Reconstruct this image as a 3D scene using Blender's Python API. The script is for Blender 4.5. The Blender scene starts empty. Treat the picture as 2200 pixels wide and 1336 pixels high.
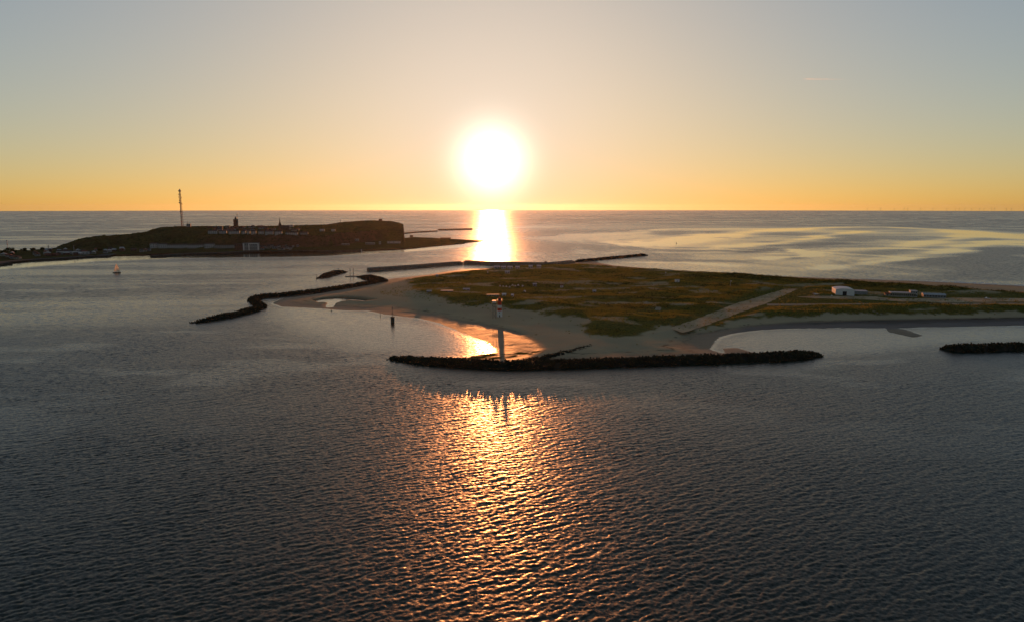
import bpy, bmesh, math, random
import numpy as np
from mathutils import Vector, Matrix
from mathutils.bvhtree import BVHTree

R = math.radians
sc = bpy.context.scene
col = sc.collection

# ------------------------------------------------------------------ camera
F = 2200 * 24 / 36.0
CAM_H = 110.0
PITCH = R(8.68)
cam = bpy.data.objects.new('camera', bpy.data.cameras.new('camera'))
col.objects.link(cam)
cam.data.lens = 24.0
cam.data.sensor_width = 36.0
cam.data.clip_start = 1.0
cam.data.clip_end = 300000.0
cam.location = (0, 0, CAM_H)
cam.rotation_euler = (R(90) - PITCH, 0, 0)
sc.camera = cam

# ------------------------------------------------------------------ sky and sun
SUN_EL, SUN_AZ = R(3.65), R(-1.65)          # azimuth from +Y towards +X
SUN_DIR = Vector((math.sin(SUN_AZ) * math.cos(SUN_EL), math.cos(SUN_AZ) * math.cos(SUN_EL), math.sin(SUN_EL)))
world = bpy.data.worlds.new('World')
sc.world = world
world.use_nodes = True
wt = world.node_tree
wn, wl = wt.nodes, wt.links
bg = wn['Background']
sky = wn.new('ShaderNodeTexSky')
sky.sky_type = 'NISHITA'
sky.sun_disc = False
sky.sun_elevation = SUN_EL
sky.sun_rotation = SUN_AZ
sky.altitude = 100
sky.air_density = 0.75
sky.dust_density = 1.0
sky.ozone_density = 0.5


def wmath(op, a, b=None, c=None):
    n = wn.new('ShaderNodeMath')
    n.operation = op
    for i, v in enumerate((a, b, c)):
        if v is None:
            continue
        if isinstance(v, (int, float)):
            n.inputs[i].default_value = v
        else:
            wl.new(v, n.inputs[i])
    return n.outputs[0]


def wscale(vec, f):
    n = wn.new('ShaderNodeVectorMath')
    n.operation = 'SCALE'
    if isinstance(vec, tuple):
        n.inputs[0].default_value = vec
    else:
        wl.new(vec, n.inputs[0])
    if isinstance(f, (int, float)):
        n.inputs['Scale'].default_value = f
    else:
        wl.new(f, n.inputs['Scale'])
    return n.outputs[0]


# soft shoulder on the sky's radiance (stands in for a camera's tone roll-off), then the sun's aureole
bw = wn.new('ShaderNodeRGBToBW')
wl.new(sky.outputs[0], bw.inputs[0])
soft = wmath('DIVIDE', 1.0, wmath('MULTIPLY_ADD', bw.outputs[0], 0.275, 1.0))
tint0 = wn.new('ShaderNodeVectorMath')
tint0.operation = 'MULTIPLY'
wl.new(sky.outputs[0], tint0.inputs[0])
tint0.inputs[1].default_value = (2.0, 2.12, 2.38)
base = wscale(tint0.outputs[0], soft)
tc = wn.new('ShaderNodeTexCoord')
dotn = wn.new('ShaderNodeVectorMath')
dotn.operation = 'DOT_PRODUCT'
wl.new(tc.outputs['Generated'], dotn.inputs[0])
dotn.inputs[1].default_value = SUN_DIR
ang = wmath('ARCCOSINE', wmath('MINIMUM', dotn.outputs['Value'], 0.9999999))


def lobe(amp, width, power):
    x = wmath('POWER', wmath('DIVIDE', ang, R(width)), power)
    return wmath('MULTIPLY', wmath('EXPONENT', wmath('MULTIPLY', x, -1.0)), amp)


AUREOLE = [((1.0, 0.92, 0.78), 14.0, 2.5, 2.0), ((0.0, 0.38, 0.95), 3.3, 14.0, 1.5)]
acc = base
for tint, amp, width, power in AUREOLE:
    ad = wn.new('ShaderNodeVectorMath')
    ad.operation = 'ADD'
    wl.new(acc, ad.inputs[0])
    wl.new(wscale(tint, lobe(amp, width, power)), ad.inputs[1])
    acc = ad.outputs[0]
wl.new(acc, bg.inputs['Color'])
bg.inputs['Strength'].default_value = 0.1

sl = bpy.data.lights.new('sun', 'SUN')
sl.energy = 3.3
sl.angle = R(0.53)
sl.color = (1.0, 0.32, 0.09)
sun = bpy.data.objects.new('sun', sl)
col.objects.link(sun)
sun.rotation_euler = SUN_DIR.to_track_quat('Z', 'Y').to_euler()
sun.location = (0, 300, 300)

sc.view_settings.view_transform = 'Standard'
sc.view_settings.look = 'None'
sc.view_settings.exposure = 0.0
sc.view_settings.gamma = 1.0
sc.view_settings.use_curve_mapping = False
sc.cycles.use_denoising = True
sc.cycles.max_bounces = 5
sc.cycles.diffuse_bounces = 2
sc.cycles.glossy_bounces = 3
sc.cycles.transmission_bounces = 2
sc.cycles.volume_bounces = 0
sc.cycles.sample_clamp_indirect = 6.0
sc.cycles.caustics_reflective = False
sc.cycles.caustics_refractive = False

# ------------------------------------------------------------------ helpers
random.seed(5)
RNG = np.random.default_rng(11)
ER = 6371000.0


def at(px, py, z=0.0):
    """photograph pixel -> point on the level z"""
    dx, dy = (px - 1100) / F, -(py - 668) / F
    d = np.array([dx, math.cos(PITCH) + dy * math.sin(PITCH), -math.sin(PITCH) + dy * math.cos(PITCH)])
    t = (z - CAM_H) / d[2]
    return Vector((d[0] * t, d[1] * t, z))


def ray(px, py):
    dx, dy = (px - 1100) / F, -(py - 668) / F
    return Vector((dx, math.cos(PITCH) + dy * math.sin(PITCH), -math.sin(PITCH) + dy * math.cos(PITCH))).normalized()


def px_size(p):
    """metres per photograph pixel at a point"""
    return (Vector(p) - Vector((0, 0, CAM_H))).dot(Vector((0, math.cos(PITCH), -math.sin(PITCH)))) / F


def drop(r):
    return -max(0.0, r - 3000.0) ** 2 / (2 * ER)


_tab = np.random.default_rng(3).random((256, 256))


def vnoise(x, y):
    xi, yi = np.floor(x).astype(int), np.floor(y).astype(int)
    fx, fy = x - xi, y - yi
    fx = fx * fx * (3 - 2 * fx)
    fy = fy * fy * (3 - 2 * fy)
    g = lambda i, j: _tab[(xi + i) & 255, (yi + j) & 255]
    return (g(0, 0) * (1 - fx) + g(1, 0) * fx) * (1 - fy) + (g(0, 1) * (1 - fx) + g(1, 1) * fx) * fy


def fbm(x, y, n=4, gain=0.5):
    s, a, t = 0.0, 1.0, 0.0
    for i in range(n):
        s = s + a * vnoise(x * 2 ** i + 17.3 * i, y * 2 ** i + 9.1 * i)
        t += a
        a *= gain
    return s / t


def sdist(P, poly, closed=True):
    """signed distance (positive inside) of points P (n,2) to a polygon given as world points"""
    V = np.array([(p[0], p[1]) for p in poly])
    A = V if closed else V[:-1]
    B = np.roll(V, -1, 0) if closed else V[1:]
    d = np.full(len(P), 1e18)
    inside = np.zeros(len(P), bool)
    for a, b in zip(A, B):
        e = b - a
        w = P - a
        t = np.clip((w @ e) / max(e @ e, 1e-9), 0, 1)
        d = np.minimum(d, ((w - t[:, None] * e) ** 2).sum(1))
        if closed:
            c = (a[1] > P[:, 1]) != (b[1] > P[:, 1])
            if abs(b[1] - a[1]) > 1e-9:
                xs = a[0] + (P[:, 1] - a[1]) * e[0] / e[1]
                inside ^= c & (P[:, 0] < xs)
    d = np.sqrt(d)
    return np.where(inside, d, -d) if closed else d


def boxed(P, poly, m):
    xs, ys = [p[0] for p in poly], [p[1] for p in poly]
    return np.nonzero((P[:, 0] > min(xs) - m) & (P[:, 0] < max(xs) + m) & (P[:, 1] > min(ys) - m) & (P[:, 1] < max(ys) + m))[0]


def ss(a, b, x):
    t = np.clip((x - a) / (b - a), 0, 1)
    return t * t * (3 - 2 * t)


def wpoly(pts, z=0.0):
    return [at(x, y, z) for x, y in pts]


def tag(o, label=None, cat=None, group=None, kind=None):
    for k, v in (('label', label), ('category', cat), ('group', group), ('kind', kind)):
        if v:
            o[k] = v
    return o


def link(name, me, mat=None, parent=None, loc=None, rz=0.0):
    o = bpy.data.objects.new(name, me)
    col.objects.link(o)
    if mat is not None and me is not None and not me.materials:
        me.materials.append(mat)
    if parent is not None:
        o.parent = parent
    if loc is not None:
        o.location = loc
    if rz:
        o.rotation_euler = (0, 0, rz)
    return o


def empty(name, loc, rz=0.0):
    o = link(name, None, loc=loc, rz=rz)
    o.empty_display_size = 1.0
    return o


def mesh_np(name, verts, quads, smooth=False):
    me = bpy.data.meshes.new(name)
    verts = np.asarray(verts, np.float32)
    quads = np.asarray(quads, np.int32)
    me.vertices.add(len(verts))
    me.vertices.foreach_set('co', verts.ravel())
    n, k = quads.shape
    me.loops.add(n * k)
    me.loops.foreach_set('vertex_index', quads.ravel())
    me.polygons.add(n)
    me.polygons.foreach_set('loop_start', np.arange(0, n * k, k, dtype=np.int32))
    me.polygons.foreach_set('loop_total', np.full(n, k, np.int32))
    if smooth:
        me.polygons.foreach_set('use_smooth', np.ones(n, bool))
    me.update(calc_edges=True)
    return me


def grid_quads(nr, nc):
    i = np.arange((nr - 1) * (nc - 1))
    r, c = i // (nc - 1), i % (nc - 1)
    a = r * nc + c
    return np.stack([a, a + 1, a + nc + 1, a + nc], 1)


def attr(me, name, vals):
    a = me.attributes.new(name, 'FLOAT', 'POINT')
    a.data.foreach_set('value', np.asarray(vals, np.float32))


class MB:
    """collects simple shapes; build() links them as one mesh object"""
    def __init__(s):
        s.v, s.f = [], []

    def add(s, vs, fs):
        b = len(s.v)
        s.v += [tuple(v) for v in vs]
        s.f += [tuple(b + i for i in f) for f in fs]
        return s

    def box(s, x0, x1, y0, y1, z0, z1):
        return s.add([(x0, y0, z0), (x1, y0, z0), (x1, y1, z0), (x0, y1, z0), (x0, y0, z1), (x1, y0, z1), (x1, y1, z1), (x0, y1, z1)],
                     [(0, 3, 2, 1), (4, 5, 6, 7), (0, 1, 5, 4), (1, 2, 6, 5), (2, 3, 7, 6), (3, 0, 4, 7)])

    def tube(s, a, b, r0, r1=None, n=6):
        a, b = Vector(a), Vector(b)
        r1 = r0 if r1 is None else r1
        d = (b - a).normalized()
        u = d.orthogonal().normalized()
        w = d.cross(u)
        vs = []
        for p, r in ((a, r0), (b, r1)):
            for k in range(n):
                t = 2 * math.pi * k / n
                vs.append(p + (u * math.cos(t) + w * math.sin(t)) * r)
        fs = [(k, (k + 1) % n, n + (k + 1) % n, n + k) for k in range(n)]
        fs += [tuple(range(n))[::-1], tuple(range(n, 2 * n))]
        return s.add(vs, fs)

    def lathe(s, prof, n=12, c=(0, 0, 0)):
        vs = []
        for r, z in prof:
            for k in range(n):
                t = 2 * math.pi * k / n
                vs.append((c[0] + r * math.cos(t), c[1] + r * math.sin(t), c[2] + z))
        fs = []
        for j in range(len(prof) - 1):
            for k in range(n):
                fs.append((j * n + k, j * n + (k + 1) % n, (j + 1) * n + (k + 1) % n, (j + 1) * n + k))
        fs += [tuple(range(n))[::-1], tuple(range((len(prof) - 1) * n, len(prof) * n))]
        return s.add(vs, fs)

    def gable(s, x0, x1, y0, y1, z0, h, over=0.4, along='x'):
        x0, x1, y0, y1 = x0 - over, x1 + over, y0 - over, y1 + over
        if along == 'x':
            m = (y0 + y1) / 2
            vs = [(x0, y0, z0), (x1, y0, z0), (x1, y1, z0), (x0, y1, z0), (x0, m, z0 + h), (x1, m, z0 + h)]
            fs = [(0, 1, 5, 4), (2, 3, 4, 5), (0, 4, 3), (1, 2, 5), (0, 3, 2, 1)]
        else:
            m = (x0 + x1) / 2
            vs = [(x0, y0, z0), (x1, y0, z0), (x1, y1, z0), (x0, y1, z0), (m, y0, z0 + h), (m, y1, z0 + h)]
            fs = [(1, 2, 5, 4), (3, 0, 4, 5), (0, 1, 4), (2, 3, 5), (0, 3, 2, 1)]
        return s.add(vs, fs)

    def mesh(s, name, smooth=False):
        me = bpy.data.meshes.new(name)
        me.from_pydata(s.v, [], s.f)
        if smooth:
            me.polygons.foreach_set('use_smooth', [True] * len(me.polygons))
        me.update()
        return me

    def build(s, name, mat, parent=None, loc=None, rz=0.0, smooth=False):
        return link(name, s.mesh(name, smooth), mat, parent, loc, rz)


# ------------------------------------------------------------------ materials
class NT:
    def __init__(s, name):
        s.m = bpy.data.materials.new(name)
        s.m.use_nodes = True
        s.n, s.l = s.m.node_tree.nodes, s.m.node_tree.links
        s.p = s.n['Principled BSDF']
        s.out = s.n['Material Output']

    def set(s, sock, v):
        if hasattr(v, 'is_output'):
            s.l.new(v, sock)
        else:
            sock.default_value = v

    def node(s, t, ins=None, **props):
        n = s.n.new(t)
        for k, v in props.items():
            setattr(n, k, v)
        for k, v in (ins or {}).items():
            s.set(n.inputs[k], v)
        return n

    def math(s, op, *a):
        n = s.node('ShaderNodeMath', dict(enumerate(a)), operation=op)
        return n.outputs[0]

    def vmath(s, op, *a):
        return s.node('ShaderNodeVectorMath', dict(enumerate(a)), operation=op).outputs[0]

    def mix(s, f, a, b):
        n = s.node('ShaderNodeMix', data_type='RGBA')
        s.set(n.inputs[0], f)
        s.set(n.inputs[6], a)
        s.set(n.inputs[7], b)
        return n.outputs[2]

    def attr(s, name):
        return s.node('ShaderNodeAttribute', attribute_name=name).outputs['Fac']

    def pos(s):
        return s.node('ShaderNodeNewGeometry').outputs['Position']

    def noise(s, scale, detail=4, vec=None, rough=0.55, dist=0.0):
        n = s.node('ShaderNodeTexNoise', {'Scale': scale, 'Detail': detail, 'Roughness': rough, 'Distortion': dist})
        s.l.new(vec if vec is not None else s.pos(), n.inputs['Vector'])
        return n

    def ramp(s, f, lo, hi, a=0.0, b=1.0):
        return s.node('ShaderNodeMapRange', {0: f, 1: lo, 2: hi, 3: a, 4: b}).outputs[0]


def rgb(*c):
    return (c[0], c[1], c[2], 1.0)


def plain(name, c, rough=0.7, metal=0.0, var=0.25, scale=0.6, spec=0.08):
    """one paint or stone with blotchy wear from a world-space noise"""
    t = NT(name)
    n = t.noise(scale, 5).outputs[0]
    k = t.ramp(n, 0.3, 0.7, 1 - var, 1 + var)
    cc = t.node('ShaderNodeVectorMath', {0: c[:3]}, operation='SCALE')
    t.l.new(k, cc.inputs['Scale'])
    t.l.new(cc.outputs[0], t.p.inputs['Base Color'])
    t.p.inputs['Roughness'].default_value = rough
    t.p.inputs['Metallic'].default_value = metal
    t.p.inputs['Specular IOR Level'].default_value = spec
    return t.m


M = {}
M['white'] = plain('white_render', (0.30, 0.285, 0.27))
M['grey'] = plain('grey_render', (0.20, 0.19, 0.18))
M['cream'] = plain('cream_render', (0.24, 0.21, 0.16))
M['roof'] = plain('dark_roof', (0.07, 0.05, 0.045), 0.85)
M['redroof'] = plain('red_roof', (0.16, 0.06, 0.04), 0.85)
M['paleroof'] = plain('pale_roof', (0.34, 0.33, 0.32), 0.6)
M['glass'] = plain('window_glass', (0.02, 0.022, 0.025), 0.15, spec=0.5, var=0.1)
M['steel'] = plain('steel', (0.12, 0.11, 0.10), 0.6, 0.3)
M['redpaint'] = plain('red_paint', (0.45, 0.06, 0.03), 0.5)
M['whitepaint'] = plain('white_paint', (0.52, 0.50, 0.47), 0.5, var=0.08)
M['concrete'] = plain('concrete', (0.13, 0.12, 0.105), 0.9, var=0.4, scale=0.3)
M['quay'] = plain('quay_stone', (0.06, 0.052, 0.045), 0.95, var=0.4, scale=0.2)
M['brick'] = plain('dark_brick', (0.11, 0.06, 0.045), 0.9)
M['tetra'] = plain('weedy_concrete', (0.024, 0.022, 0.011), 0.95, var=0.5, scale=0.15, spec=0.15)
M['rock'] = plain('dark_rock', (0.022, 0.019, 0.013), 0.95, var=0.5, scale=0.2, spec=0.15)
M['asphalt'] = plain('runway_asphalt', (0.42, 0.30, 0.175), 0.95, var=0.25, scale=0.05, spec=0.0)
M['track'] = plain('pale_track', (0.30, 0.24, 0.16), 0.95, var=0.2, scale=0.1, spec=0.0)
M['sail'] = plain('sailcloth', (0.75, 0.70, 0.60), 0.8, var=0.05)
M['hull'] = plain('boat_hull', (0.08, 0.07, 0.06), 0.4)
M['wood'] = plain('weathered_timber', (0.07, 0.055, 0.04), 0.9)
M['bark'] = plain('bark', (0.05, 0.04, 0.03), 0.95)


def translucent(name, c1, c2, scale=0.03, trans=0.45, gain=1.0):
    t = NT(name)
    n = t.noise(scale, 6, rough=0.7).outputs[0]
    c = t.mix(t.ramp(n, 0.36, 0.64), rgb(*c1), rgb(*c2))
    d = t.node('ShaderNodeBsdfDiffuse', {'Color': c})
    tr = t.node('ShaderNodeBsdfTranslucent', {'Color': c})
    mx = t.node('ShaderNodeMixShader', {0: trans})
    t.l.new(d.outputs[0], mx.inputs[1])
    t.l.new(tr.outputs[0], mx.inputs[2])
    t.l.new(mx.outputs[0], t.out.inputs['Surface'])
    return t.m


M['marram'] = translucent('marram_grass', (0.15, 0.155, 0.030), (0.24, 0.18, 0.042), 0.02, 0.5)
M['shrub'] = translucent('shrub_leaves', (0.035, 0.05, 0.014), (0.06, 0.065, 0.02), 0.05, 0.35)
M['crown'] = translucent('tree_leaves', (0.03, 0.04, 0.013), (0.05, 0.055, 0.02), 0.05, 0.3)
t = NT('sail_lit')
d = t.node('ShaderNodeBsdfDiffuse', {'Color': rgb(0.8, 0.76, 0.68)})
tr = t.node('ShaderNodeBsdfTranslucent', {'Color': rgb(0.85, 0.78, 0.62)})
mx = t.node('ShaderNodeMixShader', {0: 0.6})
t.l.new(d.outputs[0], mx.inputs[1]); t.l.new(tr.outputs[0], mx.inputs[2]); t.l.new(mx.outputs[0], t.out.inputs['Surface'])
M['sail'] = t.m

# sea water: real waves near by, unresolved chop as a spread of surface slopes
t = NT('sea_water')
P = t.pos()
calm, far = t.attr('calm'), t.attr('far')
map1 = t.node('ShaderNodeMapping', {'Vector': P, 'Rotation': (0, 0, R(-22)), 'Scale': (0.6, 1.0, 1.0)}).outputs[0]
n_big = t.noise(0.28, 3, map1, 0.6)
n_rip = t.noise(1.3, 3, map1, 0.65)


def slopes(n, sx, sy):
    v = t.vmath('SUBTRACT', n.outputs['Color'], (0.5, 0.5, 0.5))
    return t.vmath('MULTIPLY', v, (sx, sy, 0.0))


def scl(v, f):
    n = t.node('ShaderNodeVectorMath', {0: v}, operation='SCALE')
    t.set(n.inputs['Scale'], f)
    return n.outputs[0]


rough_amt = t.math('MULTIPLY_ADD', calm, -0.95, 1.0)
s_big = scl(slopes(n_big, 0.65, 1.1), t.math('MULTIPLY', far, rough_amt))
s_rip = scl(slopes(n_rip, 0.85, 0.85), t.math('MULTIPLY', rough_amt, t.math('MULTIPLY_ADD', far, 0.3, 0.7)))
geo_n = t.node('ShaderNodeNewGeometry').outputs['Normal']
nn = t.vmath('NORMALIZE', t.vmath('ADD', geo_n, t.vmath('ADD', s_big, s_rip)))
t.l.new(nn, t.p.inputs['Normal'])
t.p.inputs['Base Color'].default_value = rgb(0.004, 0.010, 0.003)
t.p.inputs['IOR'].default_value = 1.333
t.l.new(t.math('MULTIPLY_ADD', calm, -0.25, 0.33), t.p.inputs['Roughness'])
M['water'] = t.m

# sand island ground
t = NT('sand_and_turf')
P = t.pos()
g, wet, weed, shaded_peb, wrk = (t.attr(a) for a in ('grass', 'wet', 'weed', 'shaded_pebble', 'wrack'))
nf = t.noise(0.35, 5, P)
nb = t.noise(0.02, 5, P)
sand = t.mix(t.ramp(nb.outputs[0], 0.35, 0.65), rgb(0.34, 0.265, 0.16), rgb(0.40, 0.31, 0.18))
sand = t.mix(wet, sand, rgb(0.15, 0.105, 0.055))
sand = t.mix(shaded_peb, sand, rgb(0.055, 0.045, 0.042))  # pebbles plus the ridge's shade, both put into this dark colour
sand = t.mix(wrk, sand, rgb(0.035, 0.028, 0.016))
turf = t.mix(t.ramp(nb.outputs[0], 0.4, 0.62), rgb(0.12, 0.108, 0.024), rgb(0.165, 0.125, 0.035))
turf = t.mix(t.ramp(nf.outputs[0], 0.4, 0.7), turf, rgb(0.045, 0.045, 0.014))
c = t.mix(g, sand, turf)
c = t.mix(weed, c, rgb(0.05, 0.055, 0.012))
t.l.new(c, t.p.inputs['Base Color'])
wg = t.math('MULTIPLY', t.math('MULTIPLY', wet, t.math('SUBTRACT', 1.0, g)), t.math('SUBTRACT', 1.0, weed))
t.l.new(t.math('MULTIPLY_ADD', wg, -0.36, 0.95), t.p.inputs['Roughness'])
t.l.new(t.math('MULTIPLY', wg, 0.15), t.p.inputs['Specular IOR Level'])
bmp = t.node('ShaderNodeBump', {'Strength': 0.6, 'Distance': 0.5})
t.l.new(nf.outputs[0], bmp.inputs['Height'])
t.l.new(bmp.outputs[0], t.p.inputs['Normal'])
M['dune'] = t.m

# rock island ground
t = NT('cliff_and_scrub')
P = t.pos()
n1 = t.noise(0.02, 6, P)
n2 = t.noise(0.15, 5, P)
zc = t.node('ShaderNodeSeparateXYZ', {0: t.node('ShaderNodeNewGeometry').outputs['Normal']}).outputs[2]
green = t.mix(t.ramp(n2.outputs[0], 0.35, 0.65), rgb(0.045, 0.045, 0.018), rgb(0.10, 0.085, 0.03))
earth = t.mix(t.ramp(n1.outputs[0], 0.35, 0.65), rgb(0.16, 0.08, 0.05), rgb(0.09, 0.055, 0.04))
c = t.mix(t.ramp(zc, 0.55, 0.8), earth, t.mix(t.ramp(n1.outputs[0], 0.45, 0.7), green, rgb(0.055, 0.04, 0.022)))
t.l.new(c, t.p.inputs['Base Color'])
t.p.inputs['Roughness'].default_value = 0.95
t.p.inputs['Specular IOR Level'].default_value = 0.0
bmp = t.node('ShaderNodeBump', {'Strength': 0.7, 'Distance': 3.0})
t.l.new(n2.outputs[0], bmp.inputs['Height'])
t.l.new(bmp.outputs[0], t.p.inputs['Normal'])
M['hill'] = t.m

# ------------------------------------------------------------------ sea
LAND = wpoly([(585, 652), (600, 644), (640, 637), (690, 630), (740, 621), (790, 610), (825, 602), (850, 598), (880, 595), (920, 591), (960, 584),
              (1000, 579.5), (1050, 576.5), (1058, 572), (1150, 570), (1200, 567), (1240, 564), (1280, 562.5), (1292, 566), (1320, 571), (1400, 577.5),
              (1500, 583.5), (1600, 591), (1700, 595), (1800, 598.5), (1900, 602), (2000, 605.5), (2100, 610), (2200, 615), (2400, 626), (2700, 640),
              (2700, 688), (2400, 695), (2200, 699), (2100, 701), (2000, 703), (1900, 705), (1800, 704), (1700, 706), (1640, 709), (1600, 713),
              (1570, 718), (1545, 727), (1532, 740), (1528, 750), (1545, 757), (1575, 760), (1600, 766), (1500, 775), (1300, 784), (1150, 788), (1080, 787),
              (1020, 780), (990, 773), (1015, 766), (1062, 757), (1064, 748), (1042, 734), (1000, 716), (960, 701), (930, 691), (900, 683.5),
              (870, 680), (830, 676), (790, 668), (740, 667.5), (700, 664), (650, 661), (605, 659)])
BAY_L = wpoly([(560, 660), (700, 655), (860, 675), (1000, 710), (1075, 745), (1065, 765), (980, 775), (850, 772), (740, 760), (640, 730), (560, 690)])
BAY_R = wpoly([(1525, 760), (1530, 725), (1600, 705), (1900, 700), (2700, 690), (2700, 735), (2100, 738), (2010, 745), (1900, 760), (1780, 770), (1600, 775)])
HARB = wpoly([(-500, 640), (0, 566), (225, 548), (330, 546), (560, 540), (780, 538), (900, 530), (1040, 518), (1030, 530), (900, 541), (700, 552), (400, 556), (230, 562), (0, 581), (-500, 660)])
PIERB = wpoly([(790, 600), (800, 585), (1000, 570), (1060, 570), (1050, 578), (920, 592)])
LEE = wpoly([(640, 600), (790, 588), (800, 600), (700, 622), (560, 636), (480, 660), (420, 640)])


def wave_tile(L, n, peak, seed, wind, spread, power=4.2):
    """random-phase sea of wavelength ~peak metres on a periodic tile: height and choppy x, y shift"""
    rg = np.random.default_rng(seed)
    k = 2 * np.pi * np.fft.fftfreq(n, L / n)
    kx, ky = np.meshgrid(k, k, indexing='ij')
    kk = np.hypot(kx, ky)
    kk[0, 0] = 1e-6
    kp = 2 * np.pi / peak
    S = np.exp(-1.1 * (kp / kk) ** 2) * (kk / kp) ** -power
    S[kk > 2 * np.pi / 0.9] *= 0.0
    cosd = (kx * math.cos(wind) + ky * math.sin(wind)) / kk
    D = np.abs(cosd) ** spread * (cosd > 0) + 0.03
    A = np.sqrt(S * D) * (rg.normal(size=(n, n)) + 1j * rg.normal(size=(n, n)))
    A[0, 0] = 0
    h = np.fft.ifft2(A)
    s = 1.0 / np.std(h.real)
    sx = np.fft.ifft2(-1j * A * kx / kk).real * s
    sy = np.fft.ifft2(-1j * A * ky / kk).real * s
    return h.real * s, sx, sy


def tile_at(T, L, x, y):
    n = T.shape[0]
    u, v = x / L * n, y / L * n
    i, j = np.floor(u).astype(int), np.floor(v).astype(int)
    fu, fv = u - i, v - j
    g = lambda a, b: T[(i + a) % n, (j + b) % n]
    return (g(0, 0) * (1 - fu) + g(1, 0) * fu) * (1 - fv) + (g(0, 1) * (1 - fu) + g(1, 1) * fu) * fv


def build_sea():
    fine = np.radians(np.linspace(-46, 46, 830))
    rest = np.radians(np.linspace(46, 314, 66)[1:-1])
    az = np.concatenate([fine, rest, [fine[0] + 2 * np.pi]])
    rr = [8.0, 40, 80, 110, 130]
    r = 145.0
    while r < 44000:
        rr.append(r)
        if r < 700:
            r += 0.48 + 0.74 * (r - 145) / 555
        elif r < 1150:
            r += 1.14 + 6.0 * ((r - 700) / 450)
        else:
            r *= 1.0125
    rr = np.array(rr)
    nr, nc = len(rr), len(az)
    rg, ag = np.meshgrid(rr, az, indexing='ij')
    X, Y = (rg * np.sin(ag)).ravel(), (rg * np.cos(ag)).ravel()
    rad = rg.ravel()
    n = len(X)
    front = (np.abs(np.where(ag.ravel() > np.pi, ag.ravel() - 2 * np.pi, ag.ravel())) < R(46.1)) & (rad > 140)
    Pt = np.stack([X, Y], 1)
    calm = np.zeros(n)
    near = front & (rad < 3300)
    Q = Pt[near]
    c = np.zeros(len(Q))
    wob = 18 * (fbm(Q[:, 0] / 40, Q[:, 1] / 40) - 0.5)
    for poly, soft, amt in ((BAY_L, 40, 0.55), (BAY_R, 30, 0.5), (HARB, 25, 0.95), (PIERB, 10, 0.8), (LEE, 60, 0.45)):
        b = boxed(Q, poly, soft + 12)
        d = sdist(Q[b], poly) + wob[b]
        c[b] = np.maximum(c[b], amt * ss(-soft * 0.5, soft, d))
    b = boxed(Q, LAND, 10)
    c[b] = np.maximum(c[b], 0.75 * ss(-9, 2, sdist(Q[b], LAND)))
    calm[near] = c
    # drifting slicks and wind lanes
    lane = fbm(X / 420 + 0.3 * fbm(X / 160, Y / 160), Y / 75 + 1.2 * fbm(X / 300, Y / 300), 4)
    calm = np.maximum(calm, 0.45 * ss(0.50, 0.68, lane) * ss(600, 900, rad))
    lane2 = fbm(X / 90 + 7, Y / 30 + 3, 4)
    calm = np.maximum(calm, 0.28 * ss(0.52, 0.72, lane2) * ss(260, 500, rad))
    # tidal swirl over the shoals beyond the sand island
    C = at(1750, 540)
    ex, ey = (X - C.x) / 1350.0, (Y - C.y) / 1150.0
    wx, wy = fbm(X / 500, Y / 500, 4) - 0.5, fbm(X / 500 + 50, Y / 500 + 50, 4) - 0.5
    ex, ey = ex + 0.5 * wx, ey + 0.6 * wy
    rho, th = np.hypot(ex, ey * 0.62), np.arctan2(ey * 0.62, ex)
    st = fbm(th * 1.6 + 3 + rho, rho * 7 + th * 1.2, 4, 0.6)
    zone = ss(-400, 400, X) * ss(900, 1150, Y) * (1 - ss(1.05, 1.5, rho))
    edge = ss(0.9, 1.05, rho) * (1 - ss(1.12, 1.45, rho))
    sw = 0.40 * zone + zone * 0.55 * (ss(0.36, 0.68, st) - 0.45) + 0.2 * edge * zone
    zi = np.nonzero((zone > 0.02) & front)[0]
    Z2 = Pt[zi] + np.stack([110 * (fbm(X[zi] / 260, Y[zi] / 260, 3) - 0.5), 130 * (fbm(X[zi] / 300 + 9, Y[zi] / 220, 3) - 0.5)], 1)
    for pts, w, k in (([(1380, 525), (1500, 510), (1620, 498), (1760, 490), (1900, 488), (2040, 494), (2140, 507), (2230, 525)], 120, 0.5),
                      ([(1560, 535), (1680, 520), (1780, 506), (1850, 498)], 65, 0.4), ([(1640, 557), (1720, 548), (1738, 541), (1722, 537)], 26, 0.5),
                      ([(1700, 545), (1800, 540), (1900, 535), (2000, 520), (2060, 505)], 70, 0.4), ([(1900, 560), (1990, 548), (2080, 530), (2140, 518)], 60, 0.45),
                      ([(1750, 577), (1850, 571), (1950, 561), (2050, 552)], 30, 0.4), ([(1330, 562), (1450, 562), (1560, 572)], 30, 0.3),
                      ([(2040, 566), (2110, 548), (2180, 536), (2280, 540)], 95, -0.6), ([(2130, 600), (2190, 575), (2280, 566)], 45, -0.6), ([(1600, 528), (1700, 528), (1790, 524)], 45, -0.25),
                      ([(1480, 547), (1600, 545), (1690, 535)], 40, -0.2)):
        e = sdist(Z2, wpoly(pts), False) / (w * 0.75)
        sw[zi] += 1.45 * k * np.exp(-e ** 2) * (0.6 + 0.8 * fbm(X[zi] / 90 + w, Y[zi] / 50, 3))
    sw = np.clip(sw, 0, 1.0)
    calm = np.where(zone > 0.02, np.maximum(calm * (1 - zone), sw), calm)
    amp = np.where(front, 1 - ss(480, 1050, rad), 0.0)
    H = np.zeros(n); DX = np.zeros(n); DY = np.zeros(n)
    act = front & (rad < 1060)
    x, y = X[act], Y[act]
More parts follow.
